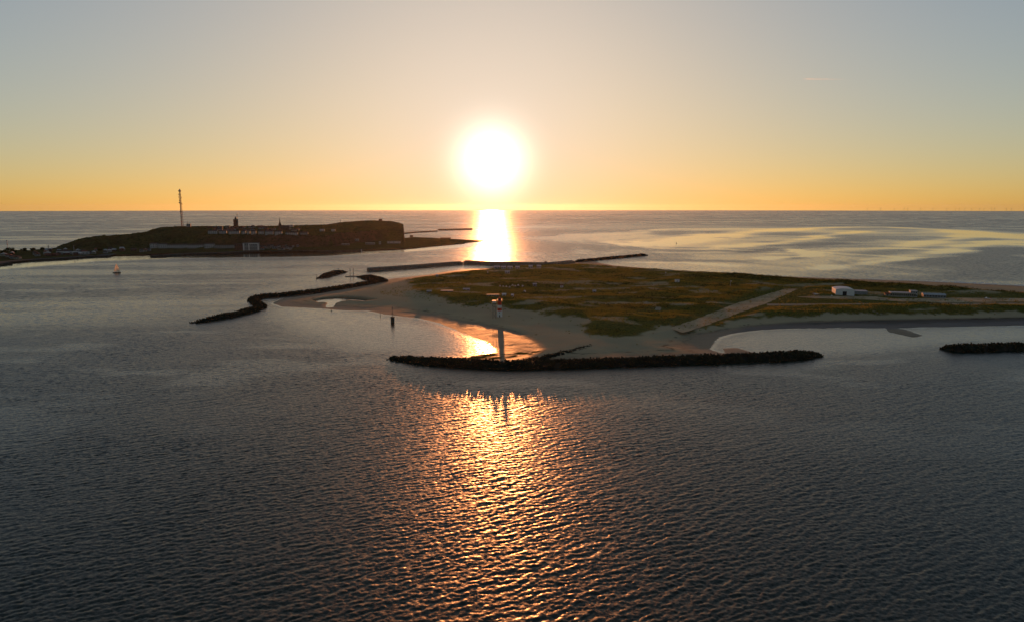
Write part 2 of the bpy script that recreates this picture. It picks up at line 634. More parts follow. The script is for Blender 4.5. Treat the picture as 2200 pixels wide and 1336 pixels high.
    for L, npx, peak, seed, wind, spr, a, rot in ((96.0, 512, 2.5, 1, R(-68), 9, 0.058, 0.0), (71.0, 448, 1.5, 2, R(-88), 3, 0.026, 0.7), (151.0, 384, 5.4, 4, R(-60), 14, 0.038, 0.25)):
        T = wave_tile(L, npx, peak, seed, wind + rot, spr)
        cr, sr = math.cos(rot), math.sin(rot)
        u, v = x * cr - y * sr, x * sr + y * cr
        h, a1, a2 = (tile_at(q, L, u, v) for q in T)
        gust = 0.45 + 1.1 * fbm(x / 60 + seed * 9, y / 38, 3)
        H[act] += a * gust * h
        DX[act] += a * 0.75 * gust * (a1 * cr + a2 * sr)
        DY[act] += a * 0.75 * gust * (-a1 * sr + a2 * cr)
    k = amp * (1 - 0.88 * np.clip(calm, 0, 1))
    Z = H * k - np.maximum(0, rad - 3000) ** 2 / (2 * ER)
    V = np.stack([X + DX * k, Y + DY * k, Z], 1)
    me = mesh_np('sea', V, grid_quads(nr, nc)[:, ::-1], True)
    attr(me, 'calm', calm)
    attr(me, 'far', 1 - amp)
    o = link('sea', me, M['water'])
    tag(o, 'grey sea with small evening waves and a sun glitter path', 'sea', kind='structure')


build_sea()

_ONES = 'first second third fourth fifth sixth seventh eighth ninth tenth eleventh twelfth thirteenth fourteenth fifteenth sixteenth seventeenth eighteenth nineteenth'.split()
_TENS = {2: ('twentieth', 'twenty'), 3: ('thirtieth', 'thirty'), 4: ('fortieth', 'forty')}
ORD = [(_ONES[n - 1] if n < 20 else _TENS[n // 10][0] if n % 10 == 0 else _TENS[n // 10][1] + '-' + _ONES[n % 10 - 1]) for n in range(1, 50)]

# ------------------------------------------------------------------ sand island
GRASS = wpoly([(872, 601), (900, 596), (930, 592), (1000, 582), (1055, 578), (1062, 574), (1150, 571.5), (1240, 567), (1300, 570), (1400, 579.5), (1500, 585.5),
               (1600, 593), (1700, 598), (1800, 604.5), (1900, 611), (2000, 617.5), (2100, 625), (2200, 633), (2700, 655), (2700, 662), (2200, 673),
               (2000, 675), (1800, 678), (1650, 684), (1580, 690), (1508, 703), (1484, 711), (1462, 708), (1440, 700), (1405, 700), (1385, 712), (1375, 722),
               (1320, 724), (1270, 718), (1246, 711), (1244, 702), (1268, 694), (1240, 687), (1190, 680), (1130, 670), (1095, 662), (1060, 656), (1000, 657),
               (965, 650), (925, 641), (893, 628), (882, 612)], 3.0)
FLAT = wpoly([(1395, 714), (1478, 682), (1570, 647), (1672, 615), (1730, 617), (1760, 634), (1900, 636), (2060, 632), (2700, 640), (2700, 655), (2200, 659), (1900, 661),
              (1660, 663), (1520, 706)], 3.5)
RIDGE_F = wpoly([(885, 625), (930, 636), (980, 641), (1040, 641), (1090, 648), (1140, 655), (1200, 668), (1260, 690)], 5)
RIDGE_R = wpoly([(1560, 687), (1700, 671), (1850, 668), (2000, 665), (2200, 664), (2500, 660)], 5)
RIDGE_B = wpoly([(1500, 588), (1650, 600), (1750, 606), (1900, 615), (2020, 621), (2200, 632), (2500, 645)], 5)
POOL = wpoly([(676, 646), (700, 642), (725, 640), (765, 642), (805, 648), (785, 650), (750, 648), (722, 651), (712, 660), (704, 660), (706, 651), (690, 651)])
SHADED_PEBBLE = wpoly([(1526, 755), (1545, 722), (1600, 703), (1700, 694), (1900, 689), (2200, 684), (2700, 676), (2700, 700), (1900, 708), (1600, 716), (1540, 745)])  # dark pebble beach, also painted dark for the dune ridge's shade
WEED = wpoly([(993, 771), (1010, 763), (1060, 758), (1110, 757), (1165, 752), (1180, 757), (1130, 767), (1060, 773), (1010, 776)])
BARS = [wpoly([(1560, 749), (1580, 748), (1612, 757), (1600, 760), (1565, 758)]), wpoly([(1908, 703), (1940, 708), (1975, 720), (1960, 723), (1915, 713)])]
WET = wpoly([(985, 775), (1000, 755), (1040, 728), (960, 700), (900, 680), (880, 672), (950, 685), (1060, 700), (1120, 715), (1160, 738), (1170, 750), (1140, 768), (1080, 782)])


def dune_height(X, Y):
    P_ = np.stack([X, Y], 1)
    n = len(P_)
    d = sdist(P_, LAND) + 5 * (fbm(X / 18, Y / 18, 4) - 0.5)
    g = sdist(P_, GRASS)
    gr = g + 16 * (fbm(X / 22, Y / 22, 4) - 0.5)
    z = np.where(d > 0, 2.6 * ss(0, 75, d) + 0.012 * np.minimum(d, 20), np.maximum(-4, d * 0.05))
    rel = fbm(X / 60 + 4, Y / 38 + 2, 4)
    rel2 = fbm(X / 17 + 9, Y / 13 + 5, 3)
    hump = ss(-4, 30, gr) * (1.5 + 6.5 * np.maximum(0, rel - 0.36) + 2.4 * (rel2 - 0.45))
    z = z + hump
    for rd, h, w in ((RIDGE_F, 4.0, 26), (RIDGE_R, 3.2, 22), (RIDGE_B, 2.0, 30)):
        e = sdist(P_, rd, False)
        z = z + h * np.exp(-(e / w) ** 2) * (0.55 + 0.9 * fbm(X / 35, Y / 35, 3)) * ss(-20, 8, g)
    fl = ss(-6, 10, sdist(P_, FLAT))
    z = z * (1 - fl) + 3.5 * fl
    # ripples and tracks on the beach
    dry = ss(0, 12, d) * (1 - ss(-10, 5, g))
    z = z + dry * 0.5 * (fbm(X / 9, Y / 6, 3) - 0.5)
    pl = sdist(P_, POOL) + 4 * (fbm(X / 10, Y / 10, 3) - 0.5)
    z = np.where(pl > -3, np.minimum(z, 0.15 - 0.14 * (pl + 3)), z)
    wt_ = sdist(P_, WET)
    wn_ = fbm(X / 14 + 3, Y / 7, 4)
    z = z * (1 - ss(-6, 8, wt_)) + ss(-6, 8, wt_) * np.minimum(z, 0.22 + 0.02 * np.maximum(wt_, 0) + 0.8 * (wn_ - 0.47))
    we = sdist(P_, WEED) + 9 * (fbm(X / 9, Y / 5, 4) - 0.5)
    z = np.where((we > 1) & (z < 0.14), 0.14, z)
    for b in BARS:
        e = sdist(P_, b)
        z = np.maximum(z, np.where(e > -6, 0.12 + 0.05 * e, -9))
    return z, d, gr, fl, wt_


def build_sand_island():
    xs = np.arange(-345, 1010, 2.3)
    ys = np.arange(440, 1440, 2.3)
    Yg, Xg = np.meshgrid(ys, xs, indexing='ij')
    X, Y = Xg.ravel(), Yg.ravel()
    z, d, gr, fl, wtd = dune_height(X, Y)
    # keep only the sheet on and near the land
    V = np.stack([X, Y, z], 1)
    q = grid_quads(len(ys), len(xs))
    keep = (z[q] > -1.2).any(1)
    q = q[keep]
    used = np.unique(q)
    remap = -np.ones(len(V), int)
    remap[used] = np.arange(len(used))
    V, q = V[used], remap[q]
    X, Y, z, d, gr, fl = (a[used] for a in (X, Y, z, d, gr, fl))
    me = mesh_np('sand_island', V, q, True)
    P_ = np.stack([X, Y], 1)
    grass = ss(-3, 5, gr + 14 * (fbm(X / 7, Y / 7, 3) - 0.5))
    bare = ss(0.60, 0.68, fbm(X / 48 + 31, Y / 22 + 12, 4)) * (1 - fl)
    grass = grass * (1 - 0.75 * bare)
    attr(me, 'grass', grass)
    attr(me, 'wet', 1 - ss(0.35, 1.5, z + 0.35 * (fbm(X / 30, Y / 12, 3) - 0.5)))
    wd = sdist(P_, WEED) + 9 * (fbm(X / 9, Y / 5, 4) - 0.5)
    attr(me, 'weed', ss(0, 2, wd) * ss(0.4, 0.5, fbm(X / 6, Y / 4, 3)))
    attr(me, 'shaded_pebble', 0.87 * ss(-5, 8, sdist(P_, SHADED_PEBBLE)))
    wr = np.maximum(np.exp(-((z - 1.35) / 0.06) ** 2), 0.8 * np.exp(-((z - 0.75) / 0.05) ** 2)) * ss(0.40, 0.62, fbm(X / 12 + 70, Y / 9, 4))
    attr(me, 'wrack', 0.85 * wr * (1 - grass))
    o = link('sand_island', me, M['dune'])
    tag(o, 'low sandy island with grassy dunes and pale beaches', 'island', kind='structure')
    return BVHTree.FromPolygons([tuple(v) for v in V.tolist()], q.tolist()), (X, Y, z, grass, gr, fl)


DUNE_BVH, DUNE = build_sand_island()

# ------------------------------------------------------------------ rock island with its cliffs
COLS = [(-700, 640, 600, 5, 596, 6, 590), (-300, 600, 572, 5, 566, 7, 560), (0, 567, 548, 6, 544, 8, 540), (60, 561, 545, 6, 541, 8, 537.5), (120, 556.5, 541, 7, 537, 9, 533), (140, 555, 540, 8, 535, 14, 526),
        (165, 553, 539, 15, 527, 22, 517), (190, 552, 538, 18, 524, 25, 512), (250, 549, 536, 21, 519, 28, 506), (310, 548, 535, 25, 513, 34, 501.5), (330, 547, 535, 29, 509, 42, 494),
        (345, 546, 535, 33, 506, 46, 489), (390, 546, 534, 36, 505, 49, 486.5), (450, 545, 534, 38, 504, 50, 486.5), (610, 541, 533, 38, 504, 50, 485.5), (700, 540, 532, 37, 504, 52, 483.3),
        (716, 539.5, 531.5, 38, 502, 55, 481), (740, 539, 526, 38, 499, 58.5, 477), (800, 538, 519.5, 37, 495.5, 61, 474), (840, 536.5, 518, 35, 495, 59, 476), (858, 535.5, 517.5, 34, 495.5, 55, 479), (867, 535, 517.5, 33, 496, 51, 482.5),
        (869, 535, 524, 5, 515, 4, 512), (890, 533, 523.5, 4.5, 514.5, 4, 510), (930, 529, 522, 4, 515, 3.2, 511.5), (1000, 523, 519.5, 3, 516.5, 2, 515.5), (1030, 519.5, 518.6, 1.5, 517.4, 1, 517), (1050, 518, 517.6, 0.2, 517.2, -0.5, 516.8)]


def build_rock_island():
    cx = np.array([c[0] for c in COLS], float)
    pxs = np.concatenate([np.arange(-700, 0, 12), np.arange(0, 866, 2.2), [866.5, 868.0, 869.2], np.arange(871, 1051, 3)])
    tabs = [np.interp(pxs, cx, [c[k] for c in COLS]) for k in range(1, 7)]
    sub = (2, 6, 14, 12, 8, 4)
    rows = []
    for i, px in enumerate(pxs):
        sh, ft, ze, ey, zt, ty = (tb[i] for tb in tabs)
        jit = 0.8 * (fbm(np.array([px / 9.0]), np.array([1.0]), 3)[0] - 0.5) if 345 < px < 866 else 0.0
        cps = [at(px, sh + 1.5, -3), at(px, sh, 1.5 if px < 1000 else 0.3), at(px, ft, min(4.0, ze)), at(px, ey, ze), at(px, ty + jit, zt)]
        dirn = Vector((cps[-1].x, cps[-1].y, 0)).normalized()
        back = 140 if zt > 10 else 15
        cps.append(cps[-1] + dirn * back + Vector((0, 0, -4 if zt > 10 else -1)))
        cps.append(cps[-1] + dirn * 25 + Vector((0, 0, -cps[-1].z - 4)))
        line = []
        for k, ns in enumerate(sub):
            for s_ in range(ns):
                u = s_ / ns
                line.append(cps[k].lerp(cps[k + 1], u))
        line.append(cps[-1])
        rows.append([tuple(p) for p in line])
    V = np.array(rows)
    nr, nc = V.shape[:2]
    x, y, z = V[..., 0].ravel(), V[..., 1].ravel(), V[..., 2].ravel()
    bump = (fbm(x / 40, y / 40, 4) - 0.5) * 5 + (fbm(x / 9, y / 9, 3) - 0.5) * 2.2
    bump = bump * np.where(x < -870, 1.9, 1.2)
    slope = ss(4.5, 12, z) * (1 - 0.75 * ss(36, 44, z))
    z = z + bump * slope
    V = np.stack([x, y, z], 1)
    q = grid_quads(nr, nc)[:, ::-1]
    me = mesh_np('rock_island', V, q, True)
    o = link('rock_island', me, M['hill'])
    tag(o, 'high rock island with scrubby slopes and a steep cliff end', 'island', kind='structure')
    return BVHTree.FromPolygons([tuple(v) for v in V.tolist()], q.tolist())


ROCK_BVH = build_rock_island()
EYE = Vector((0, 0, CAM_H))


def hit(px, py, bvh):
    p = bvh.ray_cast(EYE, ray(px, py))[0]
    return p if p is not None else at(px, py, 2.0)


def ground(x, y, bvh):
    p = bvh.ray_cast(Vector((x, y, 500)), Vector((0, 0, -1)))[0]
    return p.z if p is not None else 0.0


# ------------------------------------------------------------------ paved strips on the sand island
def sheet(name, pts, z, mat, label, cat):
    W0 = wpoly(pts, z)
    W = []
    for a, b in zip(W0, W0[1:] + W0[:1]):
        n = max(1, int((b - a).length / 5))
        d = (b - a).normalized()
        W += [a.lerp(b, i / n) + Vector((-d.y, d.x, 0)) * (random.uniform(-0.9, 0.9) if i else 0) for i in range(n)]
    me = bpy.data.meshes.new(name)
    bm = bmesh.new()
    vs = [bm.verts.new(p) for p in W]
    f = bm.faces.new(vs)
    f.normal_update()
    if f.normal.z < 0:
        f.normal_flip()
    bmesh.ops.triangulate(bm, faces=[f])
    bm.to_mesh(me)
    bm.free()
    o = link(name, me, mat)
    return tag(o, label, cat, kind='structure')


sheet('runway', [(1467, 714.5), (1440, 704), (1487, 688), (1582, 652), (1686, 621), (1714, 621), (1647, 652), (1598, 668), (1503, 703.5)], 3.56, M['asphalt'],
      'pale broad runway slanting across the grassy sand island', 'runway')
sheet('cross_runway', [(1650, 656.5), (1647, 652.6), (1900, 651.6), (2200, 650.3), (2600, 648.5), (2600, 653), (2200, 655), (1900, 656.3)], 3.575, M['track'],
      'narrow pale runway strip running along the airfield', 'runway')
sheet('apron', [(1712, 638), (1760, 635.5), (1860, 635), (1920, 642), (2060, 640), (2600, 644), (2600, 647.5), (2200, 648.5), (2020, 650), (1985, 648.5), (1930, 648), (1860, 643.5), (1750, 641)], 3.59, M['asphalt'],
      'grey apron in front of the hangar and terminal', 'apron')


def path(name, pts, w, mat, label, lift=0.12, group=None):
    """a trodden strip draped on the dunes"""
    pp = [hit(x, y, DUNE_BVH) for x, y in pts]
    V, Q = [], []
    c = []
    for a, b in zip(pp[:-1], pp[1:]):
        n = max(2, int((b - a).length / 4))
        c += [a.lerp(b, i / n) for i in range(n)]
    c.append(pp[-1])
    for i, p in enumerate(c):
        d = (c[min(i + 1, len(c) - 1)] - c[max(i - 1, 0)])
        s = Vector((-d.y, d.x, 0)).normalized()
        for k in (-1, -0.33, 0.33, 1):
            qx = p + s * (w / 2 * k * (0.85 + 0.3 * random.random()))
            V.append((qx.x, qx.y, ground(qx.x, qx.y, DUNE_BVH) + lift + random.random() * 0.05))
        if i:
            for k in range(3):
                a_ = (i - 1) * 4 + k
                Q.append((a_, a_ + 1, a_ + 5, a_ + 4))
    o = link(name, mesh_np(name, V, Q), mat)
    return tag(o, label, 'path', kind='structure')


path('path', [(1384, 648), (1402, 655), (1415, 662), (1412, 667)], 6, M['track'], 'short pale sandy path crossing the middle of the dunes')
path('path', [(1160, 648), (1230, 642), (1260, 644), (1300, 652)], 2.2, M['track'], 'thin sandy track curving across the dune grass')
path('path', [(1515, 652), (1582, 654)], 4, M['asphalt'], 'short taxiway stub left of the slanting runway')
path('path', [(1590, 602), (1620, 604), (1652, 613)], 3, M['track'], 'pale track near the back shore of the dunes')
path('path', [(1875, 668), (1885, 672), (1900, 678)], 3, M['track'], 'footpath through the dune to the dark beach')


# ------------------------------------------------------------------ surf on the back shore
def build_surf():
    V, Q = [], []
    for off, a0, a1 in ((0.0, 1860, 2420), (9.0, 1940, 2420), (20.0, 2040, 2420)):
        n = 260
        for i in range(n):
            x = a0 + (a1 - a0) * i / (n - 1)
            y = np.interp(x, [1800, 1900, 2000, 2100, 2200, 2400, 2700], [598.5, 602, 605.5, 610, 615, 626, 640])
            c = at(x, y, 0) + Vector((0, off + 3.0 + 5 * (vnoise(np.array([x / 17.0 + off]), np.array([off]))[0] - 0.5), 0))
            k = vnoise(np.array([x / 9.0]), np.array([off + 4.0]))[0]
            w = max(0.05, (k - 0.25) * 3.2)
            b = len(V)
            V += [(c.x, c.y - w, 0.06), (c.x, c.y, 0.28 * min(1, w)), (c.x, c.y + w * 0.6, 0.05)]
            if i:
                Q += [(b - 3, b, b + 1, b - 2), (b - 2, b + 1, b + 2, b - 1)]
    o = link('surf', mesh_np('surf', V, Q, True), plain('foam', (0.75, 0.73, 0.70), 0.9, var=0.1))
    tag(o, 'thin white lines of surf along the back beach', 'surf', kind='stuff')


build_surf()

# ------------------------------------------------------------------ dune vegetation
def build_marram():
    X, Y, z, grass, gr, fl = DUNE
    w = np.clip(grass, 0, 1) * (1 - 0.92 * fl) * ss(0.30, 0.55, fbm(X / 26, Y / 16, 3)) + 0.004 * ss(-75, -5, gr) * (z > 1.4) * (Y < 1000)
    tuft_zone = sdist(np.stack([X, Y], 1), wpoly([(815, 622), (880, 615), (960, 640), (1110, 650), (1120, 668), (1000, 662), (880, 640), (820, 634)], 2.5))
    w = w + 0.10 * (tuft_zone > 0)
    w = w * (z > 1.0)
    N = 64000
    idx = RNG.choice(len(X), N, p=w / w.sum())
    px_, py_ = X[idx] + RNG.uniform(-1.2, 1.2, N), Y[idx] + RNG.uniform(-1.2, 1.2, N)
    pz = z[idx] - 0.15
    hgt = RNG.uniform(0.6, 1.6, N) * (0.7 + 0.6 * fbm(px_ / 20, py_ / 20, 2))
    B = 6
    a = RNG.uniform(0, 2 * np.pi, (N, B))
    rad = RNG.uniform(0.05, 0.8, (N, B))
    cx, cy = px_[:, None] + rad * np.cos(a), py_[:, None] + rad * np.sin(a)
    o = RNG.uniform(0, 2 * np.pi, (N, B))
    wdt = RNG.uniform(0.18, 0.42, (N, B))
    hh = hgt[:, None] * RNG.uniform(0.6, 1.2, (N, B))
    lean = 0.5
    v0 = np.stack([cx - wdt * np.cos(o), cy - wdt * np.sin(o), np.broadcast_to(pz[:, None], cx.shape)], -1)
    v1 = np.stack([cx + wdt * np.cos(o), cy + wdt * np.sin(o), np.broadcast_to(pz[:, None], cx.shape)], -1)
    v2 = np.stack([cx + lean * hh * np.cos(a) + 0.15, cy + lean * hh * np.sin(a), pz[:, None] + hh], -1)
    V = np.stack([v0, v1, v2], 2).reshape(-1, 3)
    me = mesh_np('dune_grass', V, np.arange(len(V)).reshape(-1, 3))
    ob = link('dune_grass', me, M['marram'])
    tag(ob, 'tufts of dune grass covering the sand island', 'grass', kind='stuff')


build_marram()


def leaf_cloud(n, rx, ry, rz, size, rg):
    """n leaf-sized triangles spread through a lumpy half-ellipsoid"""
    u = rg.normal(size=(n, 3))
    u /= np.linalg.norm(u, axis=1)[:, None]
    rr = rg.uniform(0.55, 1.0, n) ** 0.5 * (0.8 + 0.4 * vnoise(u[:, 0] * 2 + 5, u[:, 1] * 2 + u[:, 2] * 2 + 5))
    p = u * rr[:, None] * np.array([rx, ry, rz])
    a = rg.normal(size=(n, 3)) * size
    b = rg.normal(size=(n, 3)) * size
    return np.stack([p - a * 0.5 - b * 0.3, p + a * 0.5 - b * 0.3, p + b * 0.6], 1).reshape(-1, 3)


def build_thickets():
    X, Y, z, grass, gr, fl = DUNE
    dens = ss(0.52, 0.64, fbm(X / 55 + 40, Y / 22 + 8, 4)) * (grass > 0.6) * (fl < 0.1) * (gr > 14)
    rb = sdist(np.stack([X, Y], 1), RIDGE_B, False)
    dens = dens + 1.5 * (rb < 28) * (X > 330) * (grass > 0.6) * (fl < 0.1)
    idx = RNG.choice(len(X), 2600, p=dens / dens.sum())
    out = []
    for i in idx:
        r = RNG.uniform(1.2, 3.4)
        c = leaf_cloud(34, r * 1.3, r, r * 0.55, 0.55, RNG)
        out.append(c + np.array([X[i], Y[i], z[i] + r * 0.15]))
    V = np.concatenate(out)
    ob = link('thicket', mesh_np('thicket', V, np.arange(len(V)).reshape(-1, 3)), M['shrub'])
    tag(ob, 'dark low thickets of shrubs in the dune hollows', 'shrubs', kind='stuff')


build_thickets()


def build_scrub():
    """low scrub and gorse over the rock island's slopes"""
    out = []
    for _ in range(2600):
        px = random.uniform(110, 862)
        py = random.uniform(484, 534)
        p = ROCK_BVH.ray_cast(EYE, ray(px, py))[0]
        if p is None or p.z < 6:
            continue
        r = random.uniform(1.5, 3.6)
        out.append(leaf_cloud(16, r * 1.4, r * 1.4, r * 0.6, 1.1, RNG) + np.array(p) + np.array([0, 0, r * 0.1]))
    V = np.concatenate(out)
    ob = link('hillside_scrub', mesh_np('hillside_scrub', V, np.arange(len(V)).reshape(-1, 3)), M['crown'])
    tag(ob, 'dark scrub covering the slopes of the rock island', 'scrub', kind='stuff')


build_scrub()


# ------------------------------------------------------------------ breakwaters of tetrapods and rock
def tetra_mesh(seg=5):
    m = MB()
    for d in ((0, 0, 1), (0.943, 0, -0.333), (-0.471, 0.816, -0.333), (-0.471, -0.816, -0.333)):
        m.tube((0, 0, 0), Vector(d) * 1.75, 0.62, 0.40, seg)
    return m.mesh('tetrapod')


TET = tetra_mesh()
TET.materials.append(M['tetra'])
TV = np.array([v.co for v in TET.vertices])
TF = [tuple(p.vertices) for p in TET.polygons]


def rand_rot():
    q = np.random.default_rng(random.randrange(1 << 30)).normal(size=4)
    from mathutils import Quaternion
    return Quaternion(q / np.linalg.norm(q))


def resample(P_, step):
    P_ = [Vector((p.x, p.y, 0)) for p in P_]
    L = [0]
    for a, b in zip(P_[:-1], P_[1:]):
        L.append(L[-1] + (b - a).length)
    n = max(2, int(L[-1] / step))
    out = []
    for i in range(n + 1):
        s = L[-1] * i / n
        k = max(j for j in range(len(L)) if L[j] <= s + 1e-6)
        k = min(k, len(P_) - 2)
        u = (s - L[k]) / max(L[k + 1] - L[k], 1e-6)
        a, b = P_[k], P_[k + 1]
        d = (b - a).normalized()
        out.append((a.lerp(b, u), Vector((-d.y, d.x, 0)), s / L[-1]))
    return out


def mound(name, pts, half, h, label, cat='breakwater', size=1.0, rock=False, singles=0, taper=(0.06, 0.06), shift=0.0, group=None, density=1.0):
    line = resample([at(x, y, 0) + Vector((0, shift, 0)) for x, y in pts], 2.0)
    root = empty(name, line[len(line) // 2][0])
    inv = Matrix.Translation(root.location).inverted()
    # core
    prof = [(-1.0, -0.45), (-0.72, 0.16), (-0.38, 0.62), (0.0, 0.72), (0.38, 0.62), (0.72, 0.16), (1.0, -0.45)]
    V, Q = [], []
    scal = []
    for i, (p, nrm, u) in enumerate(line):
        k = min(1.0, min((u + 0.004) / taper[0], (1.004 - u) / taper[1]) ** 0.6)
        k *= 0.93 + 0.14 * vnoise(np.array([i / 9.0]), np.array([3.0]))[0]
        scal.append(k)
        for a, b in prof:
            jx = random.uniform(-0.3, 0.3)
            q = p + nrm * (a * half * (0.45 + 0.55 * k) + jx)
            V.append(inv @ Vector((q.x, q.y, b * h * k + random.uniform(-0.25, 0.25))))
        if i:
            for m_ in range(6):
                a_ = (i - 1) * 7 + m_
                Q.append((a_, a_ + 1, a_ + 8, a_ + 7))
    link('core', mesh_np('core', [tuple(v) for v in V], Q), M['rock'], root)
    # armour units
    spots = []
    total = line[-1][2] and sum((b[0] - a[0]).length for a, b in zip(line[:-1], line[1:]))
    N = int(total * half * 2 / (2.3 * size) ** 2 * 1.25 * density)
    for _ in range(N):
        i = random.randrange(len(line))
        p, nrm, u = line[i]
        a = random.uniform(-1.0, 1.0)
        k = scal[i]
        zz = np.interp(abs(a), [0, 0.38, 0.72, 1.0], [0.78, 0.70, 0.25, -0.25]) * h * k
        q = p + nrm * (a * half * (0.45 + 0.55 * k))
        q += Vector((random.uniform(-1, 1), random.uniform(-1, 1), 0))
        spots.append((Vector((q.x, q.y, zz + random.uniform(-0.5, 0.3) * size)), rand_rot(), size * random.uniform(0.8, 1.15)))
    spots.sort(key=lambda s: (s[0] - EYE).length - s[0].z * 3)
    for q, rot, s in spots[:singles]:
        o = link('tetrapod', TET, None, root)
        o.location = q - root.location
        o.rotation_mode = 'QUATERNION'
        o.rotation_quaternion = rot
        o.scale = (s, s, s)
    VV, FF, b = [], [], 0
    if rock:
        base = MB()
        bmr = bmesh.new()
        bmesh.ops.create_icosphere(bmr, subdivisions=1, radius=1.0)
        tv = np.array([v.co for v in bmr.verts]); tf = [tuple(v.index for v in f.verts) for f in bmr.faces]
        bmr.free()
    else:
        tv, tf = TV, TF
    for q, rot, s in spots[singles:]:
        mrot = np.array(rot.to_matrix())
        vv = tv
        if rock:
            vv = tv * (1 + 0.35 * (RNG.random((len(tv), 3)) - 0.5)) * np.array([1.5, 1.1, 0.8])
        VV.append((vv * s) @ mrot.T + np.array(q - root.location))
        FF += [tuple(b + i for i in f) for f in tf]
        b += len(tv)
    if VV:
        me = bpy.data.meshes.new('boulders' if rock else 'tetrapods')
        me.from_pydata(np.concatenate(VV).tolist(), [], FF)
        me.update()
        o = link('boulders' if rock else 'tetrapods', me, M['rock' if rock else 'tetra'], root)
        o['kind'] = 'stuff'
    tag(root, label, cat, group)
    return root


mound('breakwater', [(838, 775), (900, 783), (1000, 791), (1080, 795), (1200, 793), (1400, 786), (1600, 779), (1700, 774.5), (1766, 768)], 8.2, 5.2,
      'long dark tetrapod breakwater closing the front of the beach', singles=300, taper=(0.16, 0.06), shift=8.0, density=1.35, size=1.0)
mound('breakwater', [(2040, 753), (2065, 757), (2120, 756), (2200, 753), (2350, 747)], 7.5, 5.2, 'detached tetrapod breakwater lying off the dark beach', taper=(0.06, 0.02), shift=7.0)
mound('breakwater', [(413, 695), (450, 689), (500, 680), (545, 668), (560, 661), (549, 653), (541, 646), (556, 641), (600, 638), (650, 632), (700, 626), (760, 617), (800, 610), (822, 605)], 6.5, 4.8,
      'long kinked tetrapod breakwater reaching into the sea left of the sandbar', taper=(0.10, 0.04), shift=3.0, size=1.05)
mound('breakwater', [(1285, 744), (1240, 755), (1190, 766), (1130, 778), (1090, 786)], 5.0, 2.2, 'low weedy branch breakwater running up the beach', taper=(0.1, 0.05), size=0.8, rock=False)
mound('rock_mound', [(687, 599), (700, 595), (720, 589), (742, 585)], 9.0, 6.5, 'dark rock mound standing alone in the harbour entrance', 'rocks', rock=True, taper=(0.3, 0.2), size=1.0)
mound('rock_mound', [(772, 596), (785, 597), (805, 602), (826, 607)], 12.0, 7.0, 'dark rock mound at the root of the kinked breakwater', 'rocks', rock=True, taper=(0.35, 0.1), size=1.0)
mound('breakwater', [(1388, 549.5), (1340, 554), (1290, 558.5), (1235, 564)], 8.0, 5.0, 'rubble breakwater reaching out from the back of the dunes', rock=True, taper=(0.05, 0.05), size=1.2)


# ------------------------------------------------------------------ concrete piers and quays
def wall_run(name, pts, width, z0, z1, mat, label, cat, parapet=0.0, group=None):
    """a straight-sided mole along a line of pixel points at sea level"""
    W = [at(x, y, 0) for x, y in pts]
    root = empty(name, W[0])
    for i, (a, b) in enumerate(zip(W[:-1], W[1:])):
        d = (b - a).normalized()
        n = Vector((-d.y, d.x, 0)) * width
        if n.y < 0:
            n = -n
        e = d * (0.0 if i == 0 else -0.5)
        a_, b_ = a + e - W[0], b - W[0]
        zz = z1 + 0.003 * i
        m = MB()
        m.add([a_ + Vector((0, 0, z0)), b_ + Vector((0, 0, z0)), b_ + n + Vector((0, 0, z0)), a_ + n + Vector((0, 0, z0)),
               a_ + Vector((0, 0, zz)), b_ + Vector((0, 0, zz)), b_ + n + Vector((0, 0, zz)), a_ + n + Vector((0, 0, zz))],
              [(0, 3, 2, 1), (4, 5, 6, 7), (0, 1, 5, 4), (1, 2, 6, 5), (2, 3, 7, 6), (3, 0, 4, 7)])
        m.build('wall', mat, root)
        if parapet:
            s = n.normalized()
            p0, p1 = a_ + n - s * 1.0, b_ + n - s * 1.0
            m = MB()
            m.add([p0 + Vector((0, 0, zz)), p1 + Vector((0, 0, zz)), p1 + s * 0.8 + Vector((0, 0, zz)), p0 + s * 0.8 + Vector((0, 0, zz)),
                   p0 + Vector((0, 0, zz + parapet)), p1 + Vector((0, 0, zz + parapet)), p1 + s * 0.8 + Vector((0, 0, zz + parapet)), p0 + s * 0.8 + Vector((0, 0, zz + parapet))],
                  [(4, 5, 6, 7), (0, 1, 5, 4), (1, 2, 6, 5), (2, 3, 7, 6), (3, 0, 4, 7)])
            m.build('parapet', mat, root)
    return tag(root, label, cat, group)


wall_run('pier', [(793, 584), (900, 576), (995, 568.5)], 7, -3, 4.6, M['concrete'], 'straight concrete pier with its blunt end beside the harbour entrance', 'pier', 1.3)
wall_run('pier', [(995.5, 568), (1090, 571), (1180, 573), (1236, 567)], 8, -3, 5.4, M['concrete'], 'inner concrete mole under the sun joined to the dunes', 'pier', 1.4)
wall_run('quay', [(-420, 622), (-200, 591), (0, 568), (60, 562.5), (148, 557.5), (162, 556.0), (205, 553.2), (225, 549)], 24, -3, 3.2, M['quay'], 'stepped dark quay below the town houses of the flat left end', 'quay')
wall_run('quay', [(323, 553), (352, 552.5), (400, 549), (450, 547), (470, 546.5), (560, 543)], 18, -3, 3.6, M['quay'], 'long dark landing quay in front of the white waterfront hotels', 'quay')
wall_run('quay', [(560, 543.3), (640, 541.5), (774, 541.6)], 9, -3, 3.4, M['quay'], 'thin landing jetty under the hillside ending at a white marker', 'quay')
wall_run('mole', [(868, 503), (900, 500.2), (940, 498)], 14, -3, 4, M['quay'], 'distant low mole behind the cliff end', 'mole')
wall_run('mole', [(943, 495.6), (1015, 493.8)], 10, -3, 6, M['quay'], 'detached mole lying alone far out beside the sun glint', 'mole')
